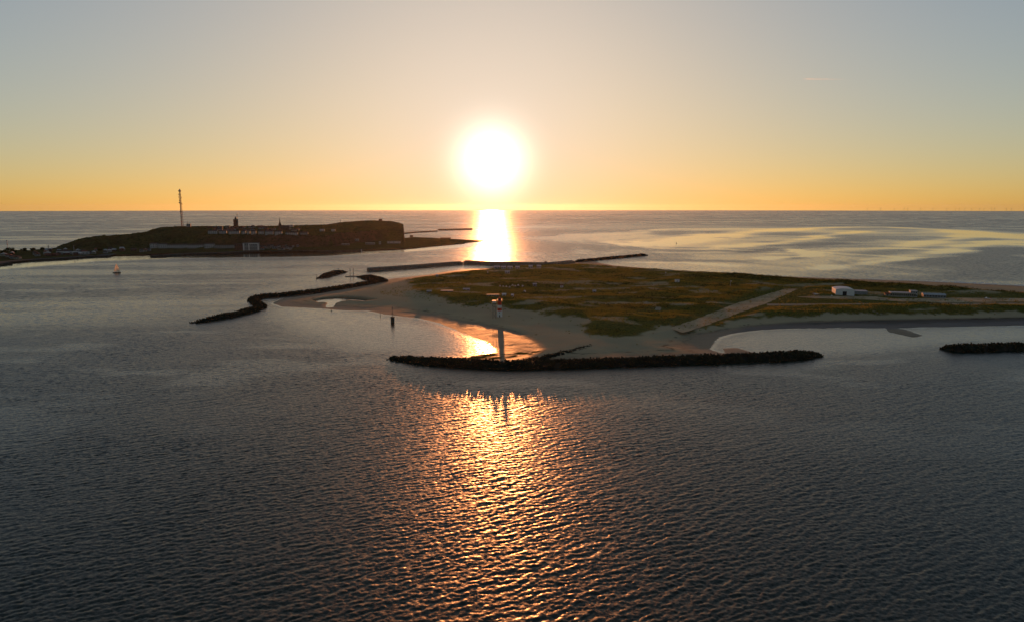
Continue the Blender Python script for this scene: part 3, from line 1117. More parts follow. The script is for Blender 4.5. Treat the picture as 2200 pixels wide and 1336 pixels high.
wall_run('jetty', [(741, 595), (775, 594.5)], 2.5, -2, 1.0, M['concrete'], 'low footbridge jetty between the two rock mounds', 'jetty')


def post(name, px, py, ytop, r, label, mats=('steel',), cap=True, group=None, cat='post'):
    p = at(px, py, 0)
    h = (py - ytop) * px_size(p) / math.cos(R(6))
    root = empty(name, p)
    n = len(mats)
    for i, mm in enumerate(mats):
        MB().tube((0, 0, h * i / n - (2 if i == 0 else 0)), (0, 0, h * (i + 1) / n), r, r, 8).build('shaft', M[mm], root)
    if cap:
        MB().lathe([(r * 1.5, h - 0.3), (r * 1.5, h), (r * 0.4, h + 0.5)], 8).build('cap', M['steel'], root)
    return tag(root, label, cat, group)


post('mooring_pile', 752.5, 595.5, 577, 0.45, 'tall steel pile near the rock mounds, nearer the lone mound')
post('mooring_pile', 759.5, 595.5, 577, 0.45, 'tall steel pile near the rock mounds, nearer the concrete pier')
post('mooring_pile', 727.5, 586, 577.5, 0.35, 'short pile standing on top of the lone rock mound')
post('mooring_pile', 680, 599.5, 590.5, 0.35, 'short pile at the seaward tip of the lone rock mound')
post('mooring_pile', 846 - 29, 678, 672, 0.3, 'thin stake in the shallows left of the black beacon')
post('marker_post', 1048, 593.5, 582.5, 0.5, 'white post among the dune grass near the sun glint', ('whitepaint',))
post('marker_post', 776.5, 541, 536.5, 1.4, 'white beacon standing at the end of the landing jetty', ('whitepaint',), cat='beacon')

# ------------------------------------------------------------------ beacon on a pillar in the bay
p = at(843.5, 692, 0)
s = px_size(p)
root = empty('beacon', p)
MB().lathe([(1.9, -3), (1.8, 4.4), (2.1, 4.45), (2.1, 5.2), (1.7, 5.25)], 10).build('pillar', M['quay'], root)
MB().tube((0, 0, 5.2), (0, 0, 15.5), 0.28, 0.14, 6).build('mast', M['steel'], root)
m = MB()
for k in range(4):
    a = k * math.pi / 2
    m.tube((1.2 * math.cos(a), 1.2 * math.sin(a), 5.2), (0, 0, 10.5), 0.1, 0.1, 4)
m.build('stay', M['steel'], root)
MB().lathe([(0.1, 13.0), (0.7, 13.2), (0.1, 14.6)], 6).build('topmark', M['steel'], root)
tag(root, 'black beacon with a thin mast on a round pillar in the bay', 'beacon')

# ------------------------------------------------------------------ red and white lighthouse on the beach
p = hit(1073.5, 680, DUNE_BVH)
root = empty('lighthouse', p)
LH = 19.5 / 20.0
bands = [('base', 'whitepaint', [(2.6, -1.0), (2.6, 5.6), (2.3, 6.0)]), ('lower_red_band', 'redpaint', [(2.08, 6.0), (2.04, 9.0)]),
         ('white_band', 'whitepaint', [(2.04, 9.0), (2.0, 11.8)]), ('upper_red_band', 'redpaint', [(2.0, 11.8), (1.97, 16.2)])]
for nm, mt, pr in bands:
    MB().lathe([(r, z * LH) for r, z in pr], 16).build(nm, M[mt], root, smooth=False)
MB().lathe([(2.9, 16.2 * LH), (2.9, 16.5 * LH), (2.6, 16.5 * LH)], 16).build('gallery', M['steel'], root)
m = MB()
for k in range(14):
    a = 2 * math.pi * k / 14
    m.tube((2.8 * math.cos(a), 2.8 * math.sin(a), 16.5 * LH), (2.8 * math.cos(a), 2.8 * math.sin(a), 17.5 * LH), 0.04, 0.04, 4)
m.lathe([(2.82, 17.45 * LH), (2.82, 17.55 * LH), (2.76, 17.55 * LH)], 14)
m.build('railing', M['steel'], root)
lan = MB().lathe([(1.55, 16.5 * LH), (1.55, 18.5 * LH)], 12).build('lantern', M['glass'], root)
MB().lathe([(1.9, 18.5 * LH), (1.2, 19.4 * LH), (0.15, 20.0 * LH), (0.06, 21.2 * LH)], 12).build('lantern_roof', M['redpaint'], root)
MB().box(-0.5, 0.5, -2.66, -2.4, 0, 2.1).build('door', M['roof'], root)
for zz in (7.5, 13.0, 3.8):
    MB().box(-0.3, 0.3, -2.66 if zz < 5 else -2.12, -1.9, zz, zz + 0.9).build('window', M['glass'], root)
tag(root, 'round red and white banded lighthouse standing on the beach', 'lighthouse')

# lookout cabin on posts beside it
p = hit(1062, 684, DUNE_BVH)
s = px_size(p)
root = empty('lookout_tower', p)
for sx in (-1, 1):
    for sy in (-1, 1):
        MB().tube((sx * 1.5, sy * 1.3, -1), (sx * 1.3, sy * 1.1, 15.2), 0.16, 0.14, 6).build('leg', M['steel'], root)
m = MB()
for k in range(3):
    z0, z1 = 0.5 + k * 4.8, 0.5 + (k + 1) * 4.8
    for sy in (-1.2, 1.2):
        m.tube((-1.4, sy, z0), (1.4, sy, z1), 0.07, 0.07, 4)
        m.tube((1.4, sy, z0), (-1.4, sy, z1), 0.07, 0.07, 4)
m.build('bracing', M['steel'], root)
MB().box(-2.2, 2.2, -1.6, 1.6, 15.0, 15.3).build('platform', M['steel'], root)
MB().box(-1.9, 1.7, -1.3, 1.3, 15.32, 17.3).build('cabin', M['whitepaint'], root)
MB().box(-2.1, 1.9, -1.5, 1.5, 17.32, 17.55).build('roof', M['whitepaint'], root)
tag(root, 'white cabin on tall grey posts next to the banded lighthouse', 'lookout tower')


# ------------------------------------------------------------------ buildings
def house(name, px, py, wpx, hpx, depth, label, cat='house', roof='gable', wall='white', rmat='roof', nwin=3, storeys=1, bvh=None, group=None, rz=0.0, along='x', rh=None, chimney=False):
    """facade centre at a pixel on the ground, width and wall height in photograph pixels"""
    p = hit(px, py, bvh)
    s = px_size(p)
    w, h = wpx * s, hpx * s
    root = empty(name, p, rz + math.atan2(-p.x, p.y) * 0.6)
    b = MB().box(-w / 2, w / 2, 0, depth, -2.5, h)
    b.build('wall', M[wall], root)
    if roof == 'gable':
        rh = rh if rh is not None else min(depth, w) * 0.35
        rf = MB().gable(-w / 2, w / 2, 0, depth, h + 0.003, rh, 0.35, along).build('roof', M[rmat], root)
        if chimney:
            MB().box(w * 0.2, w * 0.2 + 0.9, depth * 0.5, depth * 0.5 + 0.9, h + rh * 0.5, h + rh + 1.0).build('chimney', M['brick'], rf)
    elif roof == 'flat':
        MB().box(-w / 2 - 0.25, w / 2 + 0.25, -0.25, depth + 0.25, h + 0.003, h + 0.4).build('roof', M[rmat], root)
    elif roof == 'arch':
        n = 10
        vs, fs = [], []
        for yy in (-0.3, depth + 0.3):
            for k in range(n + 1):
                a = math.pi * k / n
                vs.append((-(w / 2 + 0.3) * math.cos(a), yy, h + (rh or 1.6) * math.sin(a)))
        for k in range(n):
            fs.append((k, k + 1, n + 2 + k, n + 1 + k))
        fs += [tuple(range(n + 1)), tuple(range(n + 1, 2 * n + 2))]
        MB().add(vs, fs).build('roof', M[rmat], root)
    for st in range(storeys):
        z0 = h * (st + 0.35) / storeys
        z1 = h * (st + 0.8) / storeys
        for k in range(nwin):
            xc = -w / 2 + w * (k + 0.5) / nwin
            ww = min(0.75, w / nwin * 0.3)
            MB().box(xc - ww, xc + ww, -0.06, 0.3, z0, z1).build('window', M['glass'], root)
    tag(root, label, cat, group)
    return root


# hangar and terminal of the airfield
h_ = house('hangar', 1815, 635, 37, 11.0, 26, 'white hangar with a curved pale roof and a dark doorway', 'hangar', 'arch', 'whitepaint', 'whitepaint', 0, bvh=DUNE_BVH, rh=2.2)
MB().box(-2.6, 2.0, -0.08, 0.5, 0, 4.8).build('door', M['glass'], h_)
house('shed', 1849, 633, 27, 6.5, 14, 'open grey lean-to shed beside the white hangar', 'shed', 'flat', 'grey', 'paleroof', 0, bvh=DUNE_BVH)
h_ = house('terminal', 1940, 638.5, 48, 8.5, 12, 'long flat airfield terminal with pale walls, nearest the hangar', 'terminal', 'flat', 'cream', 'paleroof', 12, bvh=DUNE_BVH)
h_ = house('control_tower', 1963, 638.8, 13, 13.0, 9, 'small two storey airfield control block above the terminal', 'tower', 'flat', 'white', 'paleroof', 3, 2, bvh=DUNE_BVH)
house('terminal_wing', 2008, 640, 42, 6.0, 12, 'low white terminal wing right of the control block', 'terminal', 'gable', 'grey', 'paleroof', 8, bvh=DUNE_BVH, rh=1.5)
house('shed', 1907, 637, 9, 4.5, 7, 'small pale hut between the hangar and the terminal', 'hut', 'gable', 'cream', 'redroof', 1, bvh=DUNE_BVH)


def light_plane(px, py, label, rz=0.4):
    p = hit(px, py, DUNE_BVH)
    root = empty('light_aircraft', p, rz)
    m = MB()
    rings = [(-3.6, 0.12, 1.25), (-2.4, 0.28, 1.15), (-0.6, 0.52, 1.15), (0.8, 0.6, 1.2), (2.0, 0.5, 1.1), (2.8, 0.3, 1.05)]
    n = 8
    vs, fs = [], []
    for x, r, zc_ in rings:
        for k in range(n):
            a = 2 * math.pi * k / n
            vs.append((x, r * math.cos(a), zc_ + r * 1.15 * math.sin(a)))
    for j in range(len(rings) - 1):
        for k in range(n):
            fs.append((j * n + k, j * n + (k + 1) % n, (j + 1) * n + (k + 1) % n, (j + 1) * n + k))
    fs += [tuple(range(n))[::-1], tuple(range((len(rings) - 1) * n, len(rings) * n))]
    MB().add(vs, fs).build('fuselage', M['whitepaint'], root)
    MB().box(0.0, 1.5, -5.2, 5.2, 1.85, 2.0).build('wing', M['whitepaint'], root)
    MB().box(-3.6, -2.8, -1.7, 1.7, 1.35, 1.43).build('tailplane', M['whitepaint'], root)
    MB().add([(-3.7, -0.05, 1.3), (-2.7, -0.05, 1.3), (-3.3, -0.05, 2.7), (-3.8, -0.05, 2.7), (-3.7, 0.05, 1.3), (-2.7, 0.05, 1.3), (-3.3, 0.05, 2.7), (-3.8, 0.05, 2.7)],
             [(0, 1, 2, 3), (7, 6, 5, 4), (0, 4, 5, 1), (1, 5, 6, 2), (2, 6, 7, 3), (3, 7, 4, 0)]).build('fin', M['redpaint'], root)
    for x, y in ((2.0, 0), (0.5, 0.9), (0.5, -0.9)):
        MB().tube((x, y - 0.1, 0.28), (x, y + 0.1, 0.28), 0.28, 0.28, 8).build('wheel', M['glass'], root)
    return tag(root, label, 'aircraft')


light_plane(1752, 634.5, 'small white light aircraft parked on the apron left of the hangar', 0.3)
light_plane(2120, 643.5, 'small white light aircraft parked on the apron right of the terminal', 2.5)


def windsock(px, py, ytop, label):
    p = hit(px, py, DUNE_BVH)
    h = (py - ytop) * px_size(p)
    root = empty('flagpole', p)
    MB().tube((0, 0, -0.5), (0, 0, h), 0.14, 0.09, 6).build('pole', M['whitepaint'], root)
    MB().add([(0.1, 0, h - 0.2), (1.9, 0.1, h - 0.5), (1.9, 0.1, h - 1.3), (0.1, 0, h - 1.4), (0.1, 0.06, h - 0.2), (1.9, 0.16, h - 0.5), (1.9, 0.16, h - 1.3), (0.1, 0.06, h - 1.4)],
             [(0, 1, 2, 3), (7, 6, 5, 4), (0, 4, 5, 1), (2, 6, 7, 3), (1, 5, 6, 2), (3, 7, 4, 0)]).build('flag', M['whitepaint'], root)
    return tag(root, label, 'flagpole')


windsock(1785, 641, 634, 'white flagpole on the grass below the hangar')
windsock(2168, 648, 641, 'white flagpole at the far right end of the apron')
windsock(1429, 591, 584.5, 'white flagpole on the dune crest near the back shore')
windsock(1569, 616, 603, 'thin flagpole on the dunes left of the runway head')

# huts and holiday bungalows among the dunes
for x, y, w, h, lab, wm, rm in ((1455, 607, 9, 4, 'white hut alone in the green middle of the dunes', 'whitepaint', 'paleroof'),
                                (1207, 618, 6, 4, 'small white hut with a red roof catching the light in the dunes', 'whitepaint', 'redroof'),
                                (1277, 629, 7, 3.5, 'low grey hut half hidden in the dune grass', 'grey', 'paleroof'),
                                (1090, 588, 10, 4, 'pale bungalow with a bright roof near the inner mole', 'white', 'paleroof'),
                                (1149, 616, 8, 5, 'largest pale hut at the right end of the camp row', 'grey', 'paleroof'),
                                (1083, 636.5, 8, 3.5, 'small white hut on the dune just above the lighthouse', 'whitepaint', 'whitepaint'),
                                (1101, 637.5, 5, 3, 'tiny white hut right of the lighthouse top', 'whitepaint', 'whitepaint'),
                                (1059, 637, 26, 3.2, 'long low white beach pavilion behind the lighthouse', 'white', 'cream'),
                                (960, 628, 26, 2.8, 'long low pale bungalow row on the left dunes', 'grey', 'paleroof'),
                                (1002, 624.5, 14, 2.8, 'short pale bungalow row right of the long one', 'grey', 'paleroof'),
                                (922, 629, 10, 3, 'pale shed at the left edge of the dune grass', 'grey', 'paleroof'),
                                (939, 596, 5, 4, 'tiny hut on the left dunes near the pier water', 'grey', 'paleroof')):
    house('hut', x, y, w, h, 5, lab, 'hut', 'gable' if w < 20 else 'flat', wm, rm, max(1, int(w / 5)), bvh=DUNE_BVH, rh=1.3)
for i, (x, y, w) in enumerate(((1068, 578, 12), (1082, 578.5, 10), (1096, 578.8, 11), (1112, 578.8, 9), (1140, 577, 8), (1158, 576.5, 9))):
    house('bungalow', x, y, w, 4, 8, '%s white bungalow of the row beside the inner mole, counted from its left end' % ORD[i], 'bungalow', 'gable', 'white', 'paleroof', 2, bvh=DUNE_BVH, group='bungalows beside the mole', rh=2)


def tent(px, py, label, group):
    p = hit(px, py, DUNE_BVH)
    root = empty('tent', p, random.uniform(-0.6, 0.6))
    MB().gable(-1.7, 1.7, -1.4, 1.4, -0.1, 2.1, 0, 'y').build('canvas', M['whitepaint'], root)
    MB().tube((0, -1.5, 0), (0, -1.5, 2.15), 0.05, 0.05, 5).build('pole', M['steel'], root)
    MB().add([(-0.5, -1.44, 0), (0.5, -1.44, 0), (0, -1.43, 1.5), (-0.5, -1.41, 0), (0.5, -1.41, 0), (0, -1.40, 1.5)], [(0, 1, 2), (5, 4, 3)]).build('door_flap', M['cream'], root)
    return tag(root, label, 'tent', group)


for i, (x, y) in enumerate(((1074, 616), (1081, 617), (1088, 617.5), (1095, 618), (1101, 614.5), (1107, 616), (1113, 614.5), (1123, 616))):
    tent(x, y, '%s small white tent in the camp row on the dunes, counted from its left end' % ORD[i], 'tents in the dune camp')
tent(1127, 627, 'lone white tent pitched below the camp row on the dunes', 'tents in the dune camp')

# upper town along the cliff edge
edge_rows = [(447, 466, 'first from the mast'), (470, 487, 'second from the mast'), (491, 515, 'third from the mast'), (519, 528, 'fourth from the mast'),
             (531, 537, 'fifth from the mast, the narrowest'), (540, 550, 'sixth from the mast'), (555, 566, 'seventh from the mast'), (569, 587, 'eighth from the mast'),
             (590, 606, 'ninth from the mast, by the spire'), (613, 640, 'tenth from the mast, right of the spire'), (644, 662, 'eleventh from the mast, lower and greyer')]
for x0, x1, lab in edge_rows:
    yb = 503 + 1.6 * (x0 - 447) / 160.0 if x0 < 610 else 505.0
    n = max(1, int((x1 - x0) / 4.5))
    house('terraced_row', (x0 + x1) / 2, yb, (x1 - x0) * 0.92, 6.0 if x0 < 610 else 4.2, 9, 'white terraced row on the cliff edge, ' + lab, 'house', 'gable', 'white' if x0 < 640 else 'grey', 'roof', n, 2, ROCK_BVH, rh=3.0, chimney=True)
rs = random.Random(8)
for i, x in enumerate(sorted(rs.uniform(448, 640) for _ in range(46))):
    y = rs.uniform(489.5, 498.0)
    house('town_house', x, y, rs.uniform(6, 11), rs.uniform(2.2, 3.4), 9, ORD[i] + ' small dark roofed house behind the cliff edge terrace, counted from the mast side', 'house', 'gable', rs.choice(['grey', 'cream', 'brick']), rs.choice(['roof', 'redroof', 'roof']),
          2, 1, ROCK_BVH, 'houses of the upper town', rz=rs.uniform(-0.5, 0.5), along=rs.choice('xy'), rh=rs.uniform(2, 3.5))
for x, y, w, lab in ((692, 497.5, 10, 'pale long house on the plateau right of the terraces'), (622, 488.5, 15, 'pale long roofed hall on the plateau skyline'), (716, 498.0, 8, 'small pale house near the fort slope'),
                     (405, 488.2, 8, 'squat radar block beside the lattice mast')):
    house('hall', x, y, w, 4.2 if x != 405 else 6.5, 8, lab, 'building', 'flat', 'grey' if x == 405 else 'white', 'roof' if x == 405 else 'paleroof', 2, 1, ROCK_BVH)

# waterfront
front = [(323, 337.5, 534, 9.5, 'lilac', 'tall pale corner hotel at the left end of the waterfront'), (341, 357, 534, 8.5, 'w', 'white waterfront hotel, second from the left end'),
         (360, 400, 534, 7, 'w', 'longest white waterfront hotel block under the hill'), (404, 436, 534, 7, 'w', 'white waterfront hotel block, fourth from the left end'),
         (440, 460, 533.5, 8.5, 'w', 'white waterfront hotel block left of the grey arcade'), (462, 504, 534, 6.5, 'g', 'long grey arcade on the waterfront'),
         (505, 522, 538, 13, 'b', 'dark wing of the big waterfront hall'), (523, 556, 538.5, 16, 'g', 'big grey waterfront hall with white framed front')]
for x0, x1, yb, hh, kd, lab in front:
    house('hotel', (x0 + x1) / 2, yb, x1 - x0, hh, 14, lab, 'hotel', 'flat' if kd in 'gb' else 'gable', {'w': 'white', 'lilac': 'white', 'g': 'grey', 'b': 'brick'}[kd], 'roof', max(2, int((x1 - x0) / 4)), 2, ROCK_BVH, rh=2.5)
h_ = bpy.data.objects['hotel.007'] if 'hotel.007' in bpy.data.objects else None
if h_:
    for xx in (-17, -4.5, 17):
        MB().box(xx - 1.2, xx + 1.2, -0.5, -0.1, 0, 17.0).build('frame', M['whitepaint'], h_)
    MB().box(-5.7, 18.2, -0.55, -0.15, 15.6, 17.4).build('frame', M['whitepaint'], h_)
rs = random.Random(21)
for i, x in enumerate(sorted(rs.uniform(560, 640) for _ in range(24))):
    y = np.interp(x, [560, 640], [538.5, 537]) - rs.uniform(0, 7)
    house('seafront_house', x, y, rs.uniform(4.5, 8), rs.uniform(3, 5), 8, ORD[i] + ' small seafront house under the hillside, counted from the big hall', 'house', 'gable', rs.choice(['white', 'cream', 'grey']), rs.choice(['roof', 'redroof']),
          2, 1, ROCK_BVH, 'houses on the seafront', rz=rs.uniform(-0.4, 0.4), along=rs.choice('xy'), rh=2.5)
for i, x in enumerate(sorted((rs.uniform(2, 320) for _ in range(44)), reverse=True)):
    yb = np.interp(x, [-20, 0, 140, 225, 320], [563, 562, 551, 546, 543])
    y = yb - rs.uniform(0, 12 if x < 150 else 8)
    house('harbour_house', x, y, rs.uniform(5, 13), rs.uniform(3, 5), 9, ORD[i] + ' small house on the flat harbour quarter, counted from the corner hotel', 'house', 'gable', rs.choice(['grey', 'grey', 'brick', 'brick', 'cream']), rs.choice(['roof', 'redroof', 'paleroof']),
          2, 1, ROCK_BVH, 'houses of the harbour quarter', rz=rs.uniform(-0.4, 0.4), along=rs.choice('xy'), rh=2.8)
for x, y, w, h, lab, mt, rm in ((103, 541.5, 13, 6, 'harbour hall with a curved roof on the left flat', 'brick', 'paleroof'), (145, 547, 40, 5, 'long pale warehouse on the left quay', 'grey', 'paleroof'),
                                (180, 547.5, 18, 5, 'white boathouse near the tip of the left quay', 'white', 'paleroof'), (763, 517, 15, 2.2, 'hall with a bright white roof below the fort', 'grey', 'whitepaint'),
                                (740, 527.5, 20, 3, 'low pale terrace under the fort slope', 'grey', 'paleroof'), (795, 526, 20, 3.5, 'low pale row on the shore road below the cliff', 'grey', 'paleroof'),
                                (846, 523.5, 28, 4.5, 'long pale holiday block under the cliff end', 'white', 'roof'), (816, 525.5, 4, 5, 'small white tower house under the cliff', 'white', 'paleroof'),
                                (957, 514, 22, 2.5, 'low dark hall on the thin low spit', 'brick', 'roof'), (884, 510.5, 7, 4, 'small pale house at the foot of the cliff end', 'cream', 'roof')):
    house('hall', x, y, w, h, 10, lab, 'building', 'arch' if x == 103 else 'flat', mt, rm, 3, 1, ROCK_BVH)


# ------------------------------------------------------------------ landmarks of the rock island
def lattice_mast(px, py, ytop, label):
    p = hit(px, py, ROCK_BVH)
    H = (py - ytop) * px_size(p) * 1.0
    root = empty('radio_mast', p)
    nseg = 14
    rad = lambda u: 4.2 * (1 - u) ** 1.0 + 1.5 * u
    ang3 = [R(20 + 120 * k) for k in range(3)]
    corner = lambda k, u: Vector((rad(u) * math.cos(ang3[k]), rad(u) * math.sin(ang3[k]), H * u))
    for k in range(3):
        m = MB()
        for i in range(nseg):
            m.tube(corner(k, i / nseg), corner(k, (i + 1) / nseg), 0.55, 0.45, 5)
        m.build('leg', M['steel'], root)
    for i in range(nseg):
        m = MB()
        for k in range(3):
            j = (k + 1) % 3
            m.tube(corner(k, i / nseg), corner(j, (i + 1) / nseg), 0.22, 0.22, 4)
            m.tube(corner(j, i / nseg), corner(k, (i + 1) / nseg), 0.22, 0.22, 4)
            m.tube(corner(k, (i + 1) / nseg), corner(j, (i + 1) / nseg), 0.22, 0.22, 4)
        m.build('brace_section', M['redpaint' if i % 4 < 2 else 'steel'], root)
    MB().tube((0, 0, 0), (0, 0, H), 0.7, 0.6, 6).build('cable_duct', M['steel'], root)
    for u in (0.395, 0.62, 0.75, 0.84, 0.93):
        r = rad(u)
        MB().lathe([(r + 1.8, H * u), (r + 1.8, H * u + 1.2), (r * 0.5, H * u + 1.2)], 10).build('platform', M['steel'], root)
    for u, a, r in ((0.70, 2.6, 1.5), (0.79, 3.3, 1.6), (0.78, 0.3, 1.3), (0.64, 3.0, 1.4), (0.60, 0.2, 1.2), (0.86, 3.2, 1.3), (0.95, 0.2, 1.5), (0.95, 2.9, 1.5)):
        c = Vector(((rad(u) + 1.0) * math.cos(a), (rad(u) + 1.0) * math.sin(a), H * u))
        MB().tube(c, c + Vector((math.cos(a), math.sin(a), 0)) * 1.4, r * 1.4, r * 1.2, 8).build('dish', M['steel'], root)
    MB().tube((0, 0, H * 0.93), (0, 0, H), 1.5, 1.2, 8).build('antenna_drum', M['whitepaint'], root)
    tag(root, label, 'mast')


lattice_mast(391.5, 487.5, 408, 'tall lattice radio mast on the left brow of the rock island')

p = hit(507, 487, ROCK_BVH)
s = px_size(p)
root = empty('lighthouse', p)
MB().box(-5.3, 5.3, -5.3, 5.3, -2, 20.5).build('tower', M['brick'], root)
MB().box(-6.0, 6.0, -6.0, 6.0, 20.5, 21.6).build('gallery', M['concrete'], root)
MB().lathe([(3.0, 21.6), (3.0, 25.0), (3.6, 25.05), (3.4, 26.0)], 10).build('lantern', M['glass'], root)
MB().lathe([(2.2, 26.0), (1.6, 28.5), (0.3, 30.0)], 10).build('lantern_roof', M['steel'], root)
MB().tube((5.2, 0, 20.5), (5.2, 0, 40.0), 1.0, 0.7, 6).build('antenna', M['steel'], root)
for k in range(4):
    MB().box(-0.8, 0.8, -5.38, -5.2, 2 + 4.6 * k, 4 + 4.6 * k).build('window', M['glass'], root)
tag(root, 'square dark brick lighthouse tower with an antenna on the plateau', 'lighthouse')

p = hit(602, 496, ROCK_BVH)
root = empty('church', p)
MB().box(-3.2, 3.2, -3.2, 3.2, -2, 16).build('tower', M['brick'], root)
MB().lathe([(4.3, 16.0), (1.4, 24), (0.5, 34), (0.15, 38)], 8).build('spire', M['roof'], root)
MB().box(3.2, 24, -5, 5, -2, 8).build('nave', M['brick'], root)
MB().gable(3.2, 24, -5, 5, 8.003, 6, 0.3, 'x').build('roof', M['roof'], root)
for k in range(4):
    MB().box(6 + 4.5 * k, 7.4 + 4.5 * k, -5.08, -4.9, 2.5, 6.5).build('window', M['glass'], root)
tag(root, 'church with a needle thin dark spire on the plateau', 'church')

p = hit(817, 475.5, ROCK_BVH)
root = empty('bunker', p)
MB().box(-5, 5, 0, 8, -2, 6.5).build('wall', M['brick'], root)
MB().box(-5.4, 5.4, -0.4, 8.4, 6.5, 7.1).build('roof', M['roof'], root)
MB().tube((0.5, 3, 5.5), (0.5, 3, 13), 0.25, 0.15, 5).build('aerial', M['steel'], root)
tag(root, 'square hilltop observation block on the right summit', 'building')
for x, y, yt, lab in ((731.5, 479, 471.5, 'thin signal post on the rise of the right summit'), (725, 481, 477, 'short stump on the rise of the right summit'), (404, 487, 475, 'thin aerial behind the radar block'),
                      (159.5, 541, 527, 'pale chimney post on the harbour flat'), (104, 533, 525, 'short dark post on the harbour skyline')):
    p = hit(x, y + 1, ROCK_BVH)
    hgt = (y - yt) * px_size(p)
    r_ = empty('signal_post', p)
    MB().tube((0, 0, -1), (0, 0, hgt), 1.0 if 'aerial' not in lab else 0.6, 0.6 if 'aerial' not in lab else 0.4, 6).build('shaft', M['grey' if 'pale' in lab else 'steel'], r_)
    MB().lathe([(0.9, hgt * 0.85), (0.9, hgt * 0.85 + 0.6), (0.2, hgt * 0.85 + 0.9)], 6).build('collar', M['steel'], r_)
    tag(r_, lab, 'post')
# harbour light mast at the far west
p = hit(16.5, 536, ROCK_BVH)
hgt = 17 * px_size(p)
root = empty('light_mast', p)
for i in range(4):
    MB().tube((0, 0, hgt * i / 4), (0, 0, hgt * (i + 1) / 4), 0.7, 0.6, 8).build('shaft', M['redpaint' if i % 2 == 0 else 'whitepaint'], root)
MB().lathe([(1.5, hgt), (1.7, hgt + 0.4), (0.8, hgt + 1.8), (0.2, hgt + 2.6)], 8).build('lamp_head', M['steel'], root)
tag(root, 'thin harbour light mast rising from the trees at the left end', 'mast')


def tree(px, py, hpx, label):
    p = hit(px, py, ROCK_BVH)
    h = hpx * px_size(p)
    root = empty('tree', p)
    m = MB().tube((0, 0, -0.5), (0.2, 0.1, h * 0.45), 0.4, 0.22, 6)
    for k in range(5):
        a = k * 1.3 + px
        m.tube((0.2, 0.1, h * 0.4), (0.2 + h * 0.25 * math.cos(a), h * 0.25 * math.sin(a), h * (0.6 + 0.06 * k)), 0.16, 0.05, 4)
    m.build('trunk', M['bark'], root)
    parts = []
    for k in range(9):
        c = np.array([RNG.normal() * h * 0.28, RNG.normal() * h * 0.25, h * RNG.uniform(0.5, 0.92)])
        parts.append(leaf_cloud(110, h * 0.24, h * 0.24, h * 0.18, 0.9, RNG) + c)
    V = np.concatenate(parts)
    link('crown', mesh_np('crown', V, np.arange(len(V)).reshape(-1, 3)), M['crown'], root)
    return tag(root, label, 'tree')


for x, y, h, lab in ((17, 547, 13, 'broadest dark tree at the foot of the light mast'), (7, 549, 10, 'dark tree at the left edge beside the broadest one'), (29, 546, 9, 'dark tree just right of the broadest one'),
                     (52, 543, 9, 'round tree between the harbour houses near the left end'), (70, 541, 7, 'small tree behind the harbour houses'), (92, 540, 7, 'small dark tree beside the curved hall'),
                     (215, 541, 6, 'tree on the shore left of the hotels')):
    tree(x, y, h, lab)


# ------------------------------------------------------------------ boats and marks afloat
def sail_mesh(pts, belly):
    """triangular sail with a belly and a little thickness: pts tack, clew, head"""
    a, b, c = (Vector(q) for q in pts)
    n = 7
    nrm = (b - a).cross(c - a).normalized()
    idx, V = {}, []
    for side, off in ((0, 0.0), (1, 0.03)):
        for i in range(n + 1):
            for j in range(n + 1 - i):
                u, v = i / n, j / n
                w = 1 - u - v
                q = a * w + b * u + c * v + nrm * (belly * 9 * u * v * w * 1.2 + belly * 2 * u * w + off)
                idx[(side, i, j)] = len(V)
                V.append(q)
    Fc = []
    for side in (0, 1):
        for i in range(n):
            for j in range(n - i):
                f = (idx[(side, i, j)], idx[(side, i + 1, j)], idx[(side, i, j + 1)])
                Fc.append(f if side == 0 else f[::-1])
                if i + j < n - 1:
                    f = (idx[(side, i + 1, j)], idx[(side, i + 1, j + 1)], idx[(side, i, j + 1)])
                    Fc.append(f if side == 0 else f[::-1])
    me = bpy.data.meshes.new('sail')
    me.from_pydata([tuple(v) for v in V], [], Fc)
    me.polygons.foreach_set('use_smooth', [True] * len(me.polygons))
    me.update()
    return me


def hull_mesh(L, B, D):
    st = [(-0.5, 0.62, 0.25), (-0.3, 0.9, 0.1), (0.0, 1.0, 0.0), (0.25, 0.8, 0.08), (0.42, 0.35, 0.3), (0.5, 0.03, 0.6)]
    vs, fs = [], []
    for x, b, k in st:
        hb = B / 2 * b
        sheer = D * (1 + 0.25 * max(0, x) * 2)
        for y, z in ((-hb, sheer), (-hb * 0.9, sheer * 0.35), (0, -D * 0.6 * (1 - k)), (hb * 0.9, sheer * 0.35), (hb, sheer)):
            vs.append((x * L, y, z))
    for i in range(len(st) - 1):
        for k in range(4):
            fs.append((i * 5 + k, i * 5 + k + 1, i * 5 + k + 6, i * 5 + k + 5))
        fs.append((i * 5 + 4, i * 5, i * 5 + 5, i * 5 + 9))
    fs += [(0, 1, 2, 3, 4), (29, 28, 27, 26, 25)]
    me = bpy.data.meshes.new('hull')
    me.from_pydata(vs, [], fs)
    me.update()
    return me


